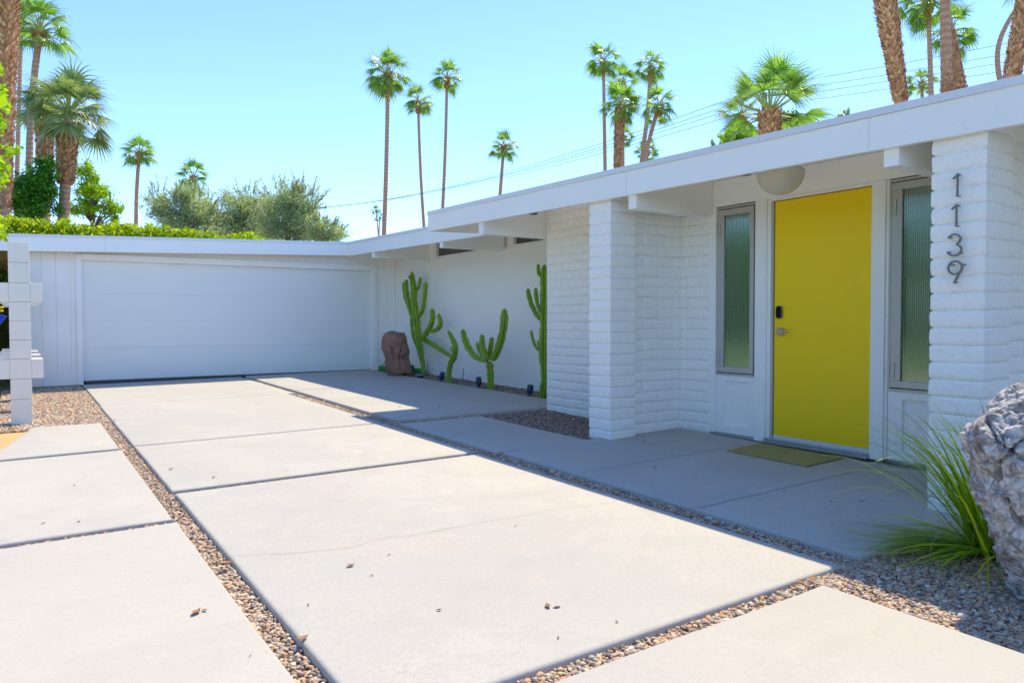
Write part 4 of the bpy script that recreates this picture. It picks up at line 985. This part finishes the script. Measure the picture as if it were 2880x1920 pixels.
def palm(crown, D, R_px, base_px, tw, label, rs, skirt=.0, nf=30, droop=1.0, lo=-50, mat='palm', boot=None, bend=0, blades=16, hi=82, top_px=None, crown_on=True, tipd=.6, petr=.55, fanr=.52, tw2=None, group=GP):
    """crown (px,py) at forward distance D; base_px = (px,py) a point low on the trunk ; tw trunk width px (bottom), boot=(f0,f1,width px)"""
    c = at(crown[0], crown[1], D); R = R_px*D/FPX
    tp = at(*(top_px or crown), D); bp = at(base_px[0], base_px[1], D); d = (bp-tp).normalized()
    gb = tp+d*((tp.z-0.0)/max(.2, -d.z)) ; gb.z = -.3
    t = thing('palm_tree', label, 'palm tree', tuple(gb), group)
    full = [gb, bp, tp] if (bp.z > .3) else [gb, tp]
    P = []; 
    k1 = 10
    for i in range(k1): P.append(gb.lerp(bp, i/k1))
    for i in range(19): P.append(bp.lerp(tp, i/18)+CR*bend*(R)*math.sin(PI*i/18))
    rb = tw/2*D/FPX; rt = (tw2 if tw2 else tw*.82)/2*D/FPX
    rads = [rb*1.12-(rb*.12)*i/9 for i in range(10)]+[rb+(rt-rb)*(i/18)+rb*.06*noise.noise(Vector((i*.9, rs, 0))) for i in range(19)]
    MB().tube(P, rads, 12).build('trunk', MAT['trunk'], t, True)
    if boot:
        f0, f1, bw0, bw1, nb = boot
        n_ = 16; bpth = [bp.lerp(tp, f0+(f1-f0)*i/n_)+CR*bend*R*math.sin(PI*(f0+(f1-f0)*i/n_)) for i in range(n_+1)]; br = [(bw0+(bw1-bw0)*i/n_)/2*D/FPX*(1+.08*noise.noise(Vector((i*.8, rs, 5)))) for i in range(n_+1)]
        tube = MB().tube(bpth, [x*.93 for x in br], 12); V, F_ = boots(bpth, br, int(nb*1.9), max(br)*.46, rs, .55); tube.add(V, F_); tube.build('leaf_bases', MAT['boot'], t)
    if crown_on:
        V, Fq, PM = palm_fronds(c, R, nf, droop, None, None, rs, lo, hi, blades, None, fanr, petr, tipd)
        fin('crown', [v[:] for v in V], Fq, MAT[mat], t); PM.build('stalks', MAT['petiole'], t)
        if skirt:
            V, F_ = boots([c-Vector((0, 0, R*skirt)), c-Vector((0, 0, R*skirt*.5)), c], [rt*1.1, rt*1.5, rt*1.2], 46, R*.13, rs+5, .8)
            MB().add(V, F_).tube([c-Vector((0, 0, R*skirt)), c], [rt*1.1, rt*1.5], 10).build('leaf_bases', MAT['boot'], t)
    return t
# left group
palm((27, -160), 20, 150, (2, 598), 46, 'thick shaggy palm trunk rising at the left edge of the photo', 1, 0, 26, 1, -40, boot=(0, 1, 44, 50, 620), top_px=(29, -60), blades=14)
palm((60, 60), 42, 66, (48, 500), 12, 'slender palm partly hidden behind the shaggy left-edge trunk', 2, .25, 30, 1.1, -55)
palm((112, 90), 30, 112, (82, 527), 19, 'palm with a drooping green crown, leaning right over the left palm group', 3, .35, 30, 1.1, -25, bend=-.08, tw2=17, tipd=.8, blades=18)
palm((125, 325), 33, 90, (127, 560), 24, 'short fat palm behind the leaning trunk', 4, 0, 36, 1.0, -35, 'palmp', boot=(.40, .95, 38, 42, 200))
palm((193, 322), 27, 138, (179, 616), 29, 'stout palm with a thick brown collar of old leaf bases, left of the feathery tree', 5, 0, 46, .9, -38, 'palmp', boot=(.33, .86, 38, 52, 420), blades=20, tipd=.6, petr=.6)
palm((392, 432), 46, 60, (383, 643), 11, 'lone palm between the left group and the grey-green trees', 6, .2, 30, 1.2, -45, bend=-.05)
palm((545, 500), 48, 62, (546, 600), 11, 'palm crown rising out of the grey-green trees', 7, .25, 26, 1.1, -50)
# centre group
palm((1091, 212), 40, 84, (1080, 657), 13, 'tallest centre palm, thickest trunk of the three in the middle of the sky', 8, .38, 38, 1.2, -42, tipd=.85, bend=.02)
palm((1176, 287), 56, 55, (1192, 633), 9, 'shortest of the three centre palms, between its two neighbours', 9, .6, 28, 1.1, -42, tipd=.7, bend=-.04)
palm((1257, 220), 52, 60, (1245, 588), 9.5, 'right-hand one of the three centre palms with a thin straight trunk', 10, .5, 28, 1.1, -50, tipd=.7, bend=.03)
palm((1417, 412), 50, 56, (1406, 553), 10, 'lone palm above the step of the roof, crossed by the wires', 11, .45, 26, 1.1, -50, tipd=.8)
palm((1058, 592), 150, 19, (1064, 659), 4, 'tiny far palm beside the tallest centre trunk, upper crown', 12, .2, 18, 1.1, -40, blades=9)
palm((1068, 612), 150, 18, (1066, 659), 4, 'tiny far palm beside the tallest centre trunk, lower crown', 13, .2, 18, 1.1, -40, blades=9)
# right centre group
palm((1697, 174), 50, 62, (1702, 484), 10.5, 'tall straight palm at the left of the cluster above the roof', 14, .5, 28, 1.1, -50, tipd=.7)
palm((1831, 190), 50, 56, (1804, 460), 12.5, 'tall palm leaning right at the top right of the cluster', 15, .5, 28, 1.1, -48, tipd=.7, bend=.05)
palm((1746, 300), 44, 78, (1735, 476), 17, 'shaggy-trunked palm in the centre of the cluster', 16, 0, 34, 1.0, -45, boot=(.0, .96, 17, 30, 300), tw2=24, tipd=.6)
palm((1752, 235), 60, 58, (1745, 476), 9, 'palm crown behind the shaggy-trunked palm', 17, .3, 26, 1.1, -45)
palm((1853, 300), 46, 68, (1812, 455), 13, 'lower palm leaning right at the right side of the cluster', 18, .4, 28, 1.15, -55, tipd=.8, bend=-.03)
palm((1753, 385), 62, 42, (1753, 470), 8, 'small palm half hidden behind the shaggy trunk', 19, .3, 22, 1.0, -40)
palm((1820, 428), 60, 46, (1818, 470), 9, 'low palm crown just above the roof edge', 20, .3, 24, .9, -25)
# big fan palm and its neighbour
palm((2165, 325), 22, 175, (2165, 390), 52, 'big fan palm with broad open leaves above the roof', 21, 0, 27, .6, -22, boot=(0, 1.1, 50, 58, 150), blades=30, tipd=.34, petr=.62, fanr=.50, hi=84)
palm((2085, 330), 30, 90, (2106, 390), 15, 'smaller pale palm behind the big fan palm', 22, .3, 14, .9, -35, 'palmp', tipd=.7, blades=20)
# right group
palm((2488, -170), 19, 150, (2535, 290), 31, 'shaggy palm trunk slanting up to the left at the right of the photo', 23, 0, 22, 1, -30, boot=(0, 1, 31, 56, 640), top_px=(2484, -30), blades=14)
palm((2611, 8), 36, 100, (2619, 269), 14, 'smooth-trunked palm between the two shaggy trunks', 24, .35, 32, 1.1, -50, tipd=.8, blades=20)
palm((2672, 95), 44, 92, (2662, 261), 12, 'palm crown behind the bare reddish trunk', 25, .3, 30, 1.1, -45, tipd=.8)
palm((2654, -180), 20, 150, (2664, 265), 31, 'bare reddish trunk with peeled bark at the right', 26, 0, 18, 1, -30, top_px=(2656, -60), boot=(0, .28, 36, 26, 30), tw2=25)
palm((2650, -210), 22, 130, (2700, 265), 36, 'short shaggy trunk merging into the bare reddish trunk', 27, 0, 16, 1, -30, top_px=(2645, -60), boot=(0, .55, 38, 22, 220), tw2=14)
palm((2592, 235), 52, 52, (2594, 276), 9, 'small bright palm low behind the two right trunks', 28, .3, 24, .9, -30)
palm((2900, -60), 34, 90, (2812, 226), 14, 'thin curved trunk next to the right-edge shaggy palm', 29, 0, 16, 1, -30, top_px=(2862, 20), bend=-.30)
palm((2905, -210), 17, 150, (2845, 222), 40, 'shaggy palm trunk at the right edge of the photo', 30, 0, 20, 1, -30, boot=(0, 1, 40, 46, 520), top_px=(2896, -60))
# ------------------------------------------------------------------ other trees
def tree(name, blobs, D, leaf, mat, label, seed, n, aspect=.35, twigs=0, trunk_px=None, depth=1.0, up=.2, tw=.12, cat='tree', clumps=30, shell=.35):
    base = at(trunk_px[0], trunk_px[1], D) if trunk_px else at(blobs[0][0], 700, D); t = thing(name, label, cat, (base.x, base.y, 0)); C = []; T = []
    s = D/FPX; tot = sum(b[2]*b[3] for b in blobs)
    tb = MB()
    for bi, (px, py, rx, ry) in enumerate(blobs):
        c = at(px, py, D); k = int(n*rx*ry/tot)
        r = np.random.default_rng(seed*10+bi); u = r.normal(0, 1, (clumps, 3)); u /= np.linalg.norm(u, axis=1, keepdims=True); u *= r.uniform(shell, 1, (clumps, 1))
        idx = r.integers(0, clumps, k); p = r.normal(0, .20, (k, 3))*r.uniform(.6, 1.3, clumps)[idx][:, None]; q = u[idx]+p
        W = np.array(c)+q[:, :1]*np.array(CR)*rx*s+q[:, 1:2]*np.array(Vector((CF.x, CF.y, 0)))*rx*s*depth+q[:, 2:]*np.array([0, 0, 1])*ry*s
        C.append(W)
        for j in range(0, clumps, 3):
            e = Vector(np.array(c)+u[j, 0]*np.array(CR)*rx*s*.8+u[j, 1]*np.array(CF)*rx*s*.5+np.array([0, 0, u[j, 2]*ry*s*.8]))
            root = Vector((base.x, base.y, c.z-ry*s*1.3)); mid = root.lerp(e, .5)+Vector((0, 0, .12*ry*s)); tb.tube([root, mid, e], [tw*.45, tw*.25, tw*.08], 5)
        tb.tube([(base.x, base.y, -.1), (base.x, base.y, c.z-ry*s*1.3+.01)], [tw, tw*.7], 8)
    rr = random.Random(seed)
    for _ in range(twigs):
        b = rr.choice(blobs); a = rr.uniform(.15, PI-.15); px = b[0]+b[2]*.75*math.cos(a); py = b[1]-b[3]*.75*math.sin(a); L = rr.uniform(.35, 1.0)*b[3]
        a2 = a*.6+.3*PI*.66+rr.uniform(-.3, .3); e = (px+L*math.cos(a2), py-L*math.sin(a2)); dd = D+rr.uniform(-.4, .4)
        P0 = at(px, py, dd); P1 = at(*e, dd); tb.tube([P0, P0.lerp(P1, .5), P1], [.016, .012, .007], 4)
        m_ = 26; C.append(np.array([(P0.lerp(P1, rr.uniform(0, 1))+Vector([rr.gauss(0, .035) for _ in range(3)]))[:] for _ in range(m_)]))
    leaf_cloud('foliage', np.concatenate(C), leaf, mat, t, aspect, up); tb.build('trunk', MAT['bark'], t); return t
tree('tree', [(455, 575, 46, 50), (500, 630, 62, 46), (560, 590, 62, 52), (600, 640, 62, 50), (520, 560, 40, 40)], 30, .12, MAT['olive'], 'grey-green feathery tree right of the lone palm', 1, 24000, .24, 60, (545, 690), shell=.1, clumps=44)
tree('tree', [(690, 575, 66, 50), (655, 620, 66, 60), (735, 620, 62, 62), (700, 650, 80, 34)], 31, .12, MAT['olive'], 'grey-green feathery tree in the middle of the row behind the hedge', 2, 24000, .24, 60, (672, 690), shell=.1, clumps=44)
tree('tree', [(800, 570, 70, 56), (850, 590, 54, 66), (785, 640, 70, 52), (855, 645, 54, 50)], 29, .12, MAT['olive'], 'tallest grey-green feathery tree, left of the utility pole', 3, 25000, .24, 80, (810, 690), shell=.1, clumps=44)
tree('tree', [(925, 655, 50, 34), (895, 645, 34, 32)], 27, .11, MAT['olive'], 'small grey-green bush right of the utility pole', 4, 7000, .24, 40, (918, 700), shell=.1)
tree('tree', [(110, 520, 46, 54), (95, 580, 60, 46), (50, 560, 40, 60), (130, 470, 30, 26)], 26, .10, MAT['vine'], 'dense dark green tree under the leaning palm trunk', 5, 16000, .5, 24, (100, 690), shell=.15, clumps=46)
tree('tree', [(240, 500, 34, 44), (265, 545, 48, 40), (240, 590, 50, 30), (310, 600, 30, 40)], 30, .12, MAT['lime'], 'loose light green tree right of the stout palm', 6, 6500, .4, 6, (262, 690), clumps=22)
tree('tree', [(2075, 392, 40, 30), (2055, 400, 30, 24)], 24, .11, MAT['lime'], 'yellow-green bush above the roof left of the big fan palm', 7, 4200, .45, 4, (2070, 440))
tree('tree', [(2215, 350, 32, 30), (2245, 350, 26, 20)], 26, .11, MAT['vine'], 'round green bush behind the trunk of the big fan palm', 8, 4200, .5, 0, (2218, 420))
tree('tree', [(2003, 410, 8, 18)], 30, .10, MAT['olive'], 'tiny conifer tip left of the yellow-green bush', 9, 500, .3, 0, (2003, 440), clumps=8)
tree('tree', [(2382, 322, 9, 16), (2362, 330, 7, 10)], 30, .10, MAT['olive'], 'tiny conifer tip right of the big fan palm', 10, 700, .3, 0, (2380, 370), clumps=8)

# ---- unseen greenery, added to be mirrored in the windows
def long_hedge():  # continuous green band, placed to hide low sky in the window reflections
    t = thing('hedge', 'very tall green boundary hedge far left of the driveway', 'hedge', (-26, 5, 0)); n = 22000
    ys = RNG.uniform(-22, 44, n); zs = 6.2*RNG.uniform(0, 1, n)**.7; top = np.array([6.4+1.2*noise.noise(Vector((0, y*.3, 0)))+.5*noise.noise(Vector((3, y*1.2, 0))) for y in ys])
    xs = -26+.35*np.sin(ys*1.1)+.3*np.sin(zs*2+ys)+RNG.normal(0, .25, n); zs = zs/6.2*top
    leaf_cloud('foliage', np.stack([xs, ys, zs], 1), .42, MAT['vine'], t, .55, .2)
    MB().box(-28, -26.6, -22, 44, 0, 5.8).build('branches', MAT['hedgecore'], t)  # solid dark box filling the hedge behind its leaves
long_hedge()
for i, (x, y) in enumerate(((-8.5, 17.5), (-11.5, 12.2), (-16, 1), (-14, 19.5))):  # unseen trees, placed and sized so the ribbed glass mirrors green
    t = thing('tree', ['round green garden tree far left of the driveway', 'second round tree on the lawn far left', 'third round tree on the lawn behind the camera', 'back round tree beyond the lawn'][i], 'tree', (x, y, 0))
    leaf_cloud('foliage', blob_pts((x, y, 4.2), (2.9, 2.9, 2.9), 9000, .3, 60, .33, i+20), .24, MAT['vine'] if i % 2 else MAT['lime'], t, .5)
    MB().tube([(x, y, -.1), (x+.1, y, 1.2), (x, y+.1, 3)], [.2, .16, .1], 8).build('trunk', MAT['bark'], t)

# ------------------------------------------------------------------ utility poles and wires
def upole(px, py_top, D, hw, along, label):
    top = at(px, py_top, D); t = thing('utility_pole', label, 'utility pole', (top.x, top.y, 0), 'utility poles')
    MB().tube([(top.x, top.y, -.2), (top.x, top.y, top.z)], [.17, .12], 10).build('pole', MAT['wood'], t)
    a = Vector((top.x, top.y, top.z-.28))-along*hw; b = Vector((top.x, top.y, top.z-.28))+along*hw
    sd = along.cross(Vector((0, 0, 1))).normalized()*.16; up = Vector((0, 0, .12))
    a += sd; b += sd
    MB().hexa([a-sd*.4, b-sd*.4, b+sd*.4, a+sd*.4, a-sd*.4+up, b-sd*.4+up, b+sd*.4+up, a+sd*.4+up]).build('crossarm', MAT['wood'], t)
    for f in (0.03, .30, .70, .97): p = a.lerp(b, f)+up; MB().tube([p, p+Vector((0, 0, .08)), p+Vector((0, 0, .16)), p+Vector((0, 0, .2))], [.03, .09, .08, .03], 8).build('insulator', MAT['flash'], t)
    return t, a, b
alo = CR.copy(); alo.z = 0; alo.normalize()
_, pa, pb = upole(888, 578, 62, .95, alo, 'wooden utility pole with a crossarm above the grey-green trees')
fw = Vector((CF.x, CF.y, 0)).normalized()
ends1 = [at(918, 583, 61.5), at(903, 584, 62), at(876, 585, 62.3), at(862, 586, 62.6)]
mids = [(248, 29.4), (267, 30.3), (283, 31.05), (302, 32.0)]
m2 = [at(2150, y-4, d) for y, d in mids]
t = thing('utility_pole', 'utility pole hidden behind the big fan palm', 'utility pole', (at(2150, 300, 30.7).x, at(2150, 300, 30.7).y, 0), 'utility poles')
q = at(2150, 262, 30.7); MB().tube([(q.x, q.y, -.2), (q.x, q.y, q.z)], [.15, .11], 10).build('pole', MAT['wood'], t)
for i in range(4):
    a = ends1[i]; b = m2[i]; c = at(3250, [60, 97, 124, 152][i]-26, [26.0, 27, 27.8, 28.6][i]); pts = []
    for j in range(41): f = j/40; p = a.lerp(b, f); p.z -= .95*4*f*(1-f)*.9; pts.append(p)
    for j in range(1, 21): f = j/20; p = b.lerp(c, f); p.z -= .12*4*f*(1-f); pts.append(p)
    tag(MB().tube(pts, .0115, 5, False).build('power_line', MAT['wire']), ['uppermost thin power line over the roof', 'second power line from the top', 'third power line from the top', 'lowest power line over the roof'][i], 'power line', 'power lines')

# ------------------------------------------------------------------ grass clump by the boulder
def clump():
    b = onG(2792, 1568, -.03); r = random.Random(4); t = thing('ornamental_grass', 'clump of long arching green and yellow grass between the numbered pillar and the boulder', 'plant', tuple(b))
    def blades(n, mat, name, Ls, el, azc, azs, wd, droop):
        V = []; Fq = []
        for i in range(n):
            az = r.gauss(azc, azs); e = math.radians(r.gauss(*el)); L = r.uniform(*Ls); d = Vector((math.cos(az)*math.cos(e), math.sin(az)*math.cos(e), max(.05, math.sin(e))))
            p = b+Vector((r.gauss(0, .035), r.gauss(0, .035), 0)); k = 14; w0 = wd*r.uniform(.7, 1.25); dr = droop*r.uniform(.4, 1.9); tw = r.uniform(-.6, .6)
            base = len(V)
            for j in range(k+1):
                f = j/k; s = d.cross(Vector((0, 0, 1))); s = s.normalized() if s.length > .02 else Vector((1, 0, 0)); s = (s*math.cos(tw)+Vector((0, 0, 1))*math.sin(tw)*.6)
                ww = w0*(1-f**2.2)*.5+.0004; V += [p-s*ww, p+s*ww]
                if j: a = base+2*j-2; Fq.append((a, a+1, a+3, a+2))
                d = (d+Vector((0, 0, -1))*dr*(.04+1.5*f*f)*.22).normalized(); p = p+d*L/k
                if p.z < gd(p.x, p.y)+.012: p.z = gd(p.x, p.y)+.012; d.z = abs(d.z)*.1; d.normalize()
        fin(name, [v[:] for v in V], np.array(Fq), mat, t)
    cam_left = math.atan2(-CR.y, -CR.x)
    blades(150, MAT['grassb'], 'blades', (.48, .98), (60, 9), cam_left-.25, .55, .0140, .60)
    blades(42, MAT['grassb'], 'blades', (.55, 1.05), (55, 7), cam_left-.15, .55, .0120, .60)
    blades(10, MAT['grassb'], 'blades', (.45, .85), (32, 7), cam_left+.10, .60, .0110, .60)
    blades(45, MAT['grassb'], 'blades', (.40, .80), (72, 8), cam_left-.9, .9, .0115, .45)
    blades(46, MAT['dryb'], 'dry_blades', (.40, .85), (42, 20), cam_left+.35, .9, .0055, 1.7)
    blades(16, MAT['dryb'], 'dry_blades', (.3, .6), (6, 6), cam_left+1.1, .8, .005, .5)
clump()

# ------------------------------------------------------------------ dry leaves and litter on the slabs
def dryleaf(px, py, L, label, rot, mat='dryleaf', grp='dry leaves and bits on the concrete', zf=gd, curl=.35):
    p = onG(px, py); z0 = zf(p.x, p.y)+.003; u = Vector((math.cos(rot), math.sin(rot), 0)); s = Vector((-u.y, u.x, 0)); vs = []; fs = []
    for j in range(7):
        f = j/6; w_ = L*.24*math.sin(PI*min(1, f*1.05+.03))+.0006; c = Vector((p.x, p.y, z0))+u*L*(f-.5)+Vector((0, 0, L*curl*(f-.5)**2*2))
        for q in (-1, -.4, .4, 1): vs.append(c+s*w_*q+Vector((0, 0, abs(q)*w_*curl*1.6)))
        if j:
            for q in range(3): a = 4*(j-1)+q; fs.append((a, a+1, a+5, a+4))
    tag(fin('dry_leaf', [v[:] for v in vs], fs, MAT[mat]), label, 'leaf', grp)
dryleaf(987, 1592, .050, 'curled brown leaf below the hairline crack', .3); dryleaf(553, 1724, .060, 'largest brown leaf on the bottom left slab', .9); dryleaf(575, 1718, .03, 'small leaf tip beside the largest brown leaf', 2)
dryleaf(1540, 1706, .045, 'pale brown leaf near the front edge of the largest slab', 1.2); dryleaf(1565, 1708, .035, 'thin twig right of the pale brown leaf', 2.9, 'litter', curl=.05); dryleaf(640, 1586, .07, 'orange leaf in the gravel strip left of the largest slab', .2)
dryleaf(852, 1798, .055, 'orange leaf on the edge of the gravel strip, lower', .4); dryleaf(2285, 1632, .08, 'orange leaf in the gravel joint at the slab corner', .3); dryleaf(2250, 1640, .06, 'folded orange leaf in the gravel joint near the slab corner', 1.0)
for i, (px, py, L) in enumerate([(1094, 1561, .022), (867, 1702, .02), (1234, 1717, .03), (1570, 1795, .018), (222, 1468, .03), (122, 1472, .03), (210, 1365, .03), (480, 1320, .05), (600, 1343, .04), (1046, 1619, .02), (236, 1094, .05), (323, 1182, .05), (1125, 1147, .05), (1237, 1147, .07), (957, 1066, .06), (2337, 1418, .03), (2422, 1418, .035), (2340, 1476, .02), (1810, 1252, .04), (1842, 1320, .04), (1930, 1332, .03), (2205, 1388, .03), (1890, 1288, .03), (1735, 1750, .02), (1450, 1480, .02), (704, 1845, .012)]):
    inporch = px > 1700 and py < 1480
    dryleaf(px, py, L*.8, 'tiny dark bit of dry leaf lying on the concrete', i*1.3, 'litter', 'tiny dark bits of dry leaf on the concrete', gp if inporch else (lambda x, y: gd(x, y)+.012) if (px > 950 and py < 1150) else gd)
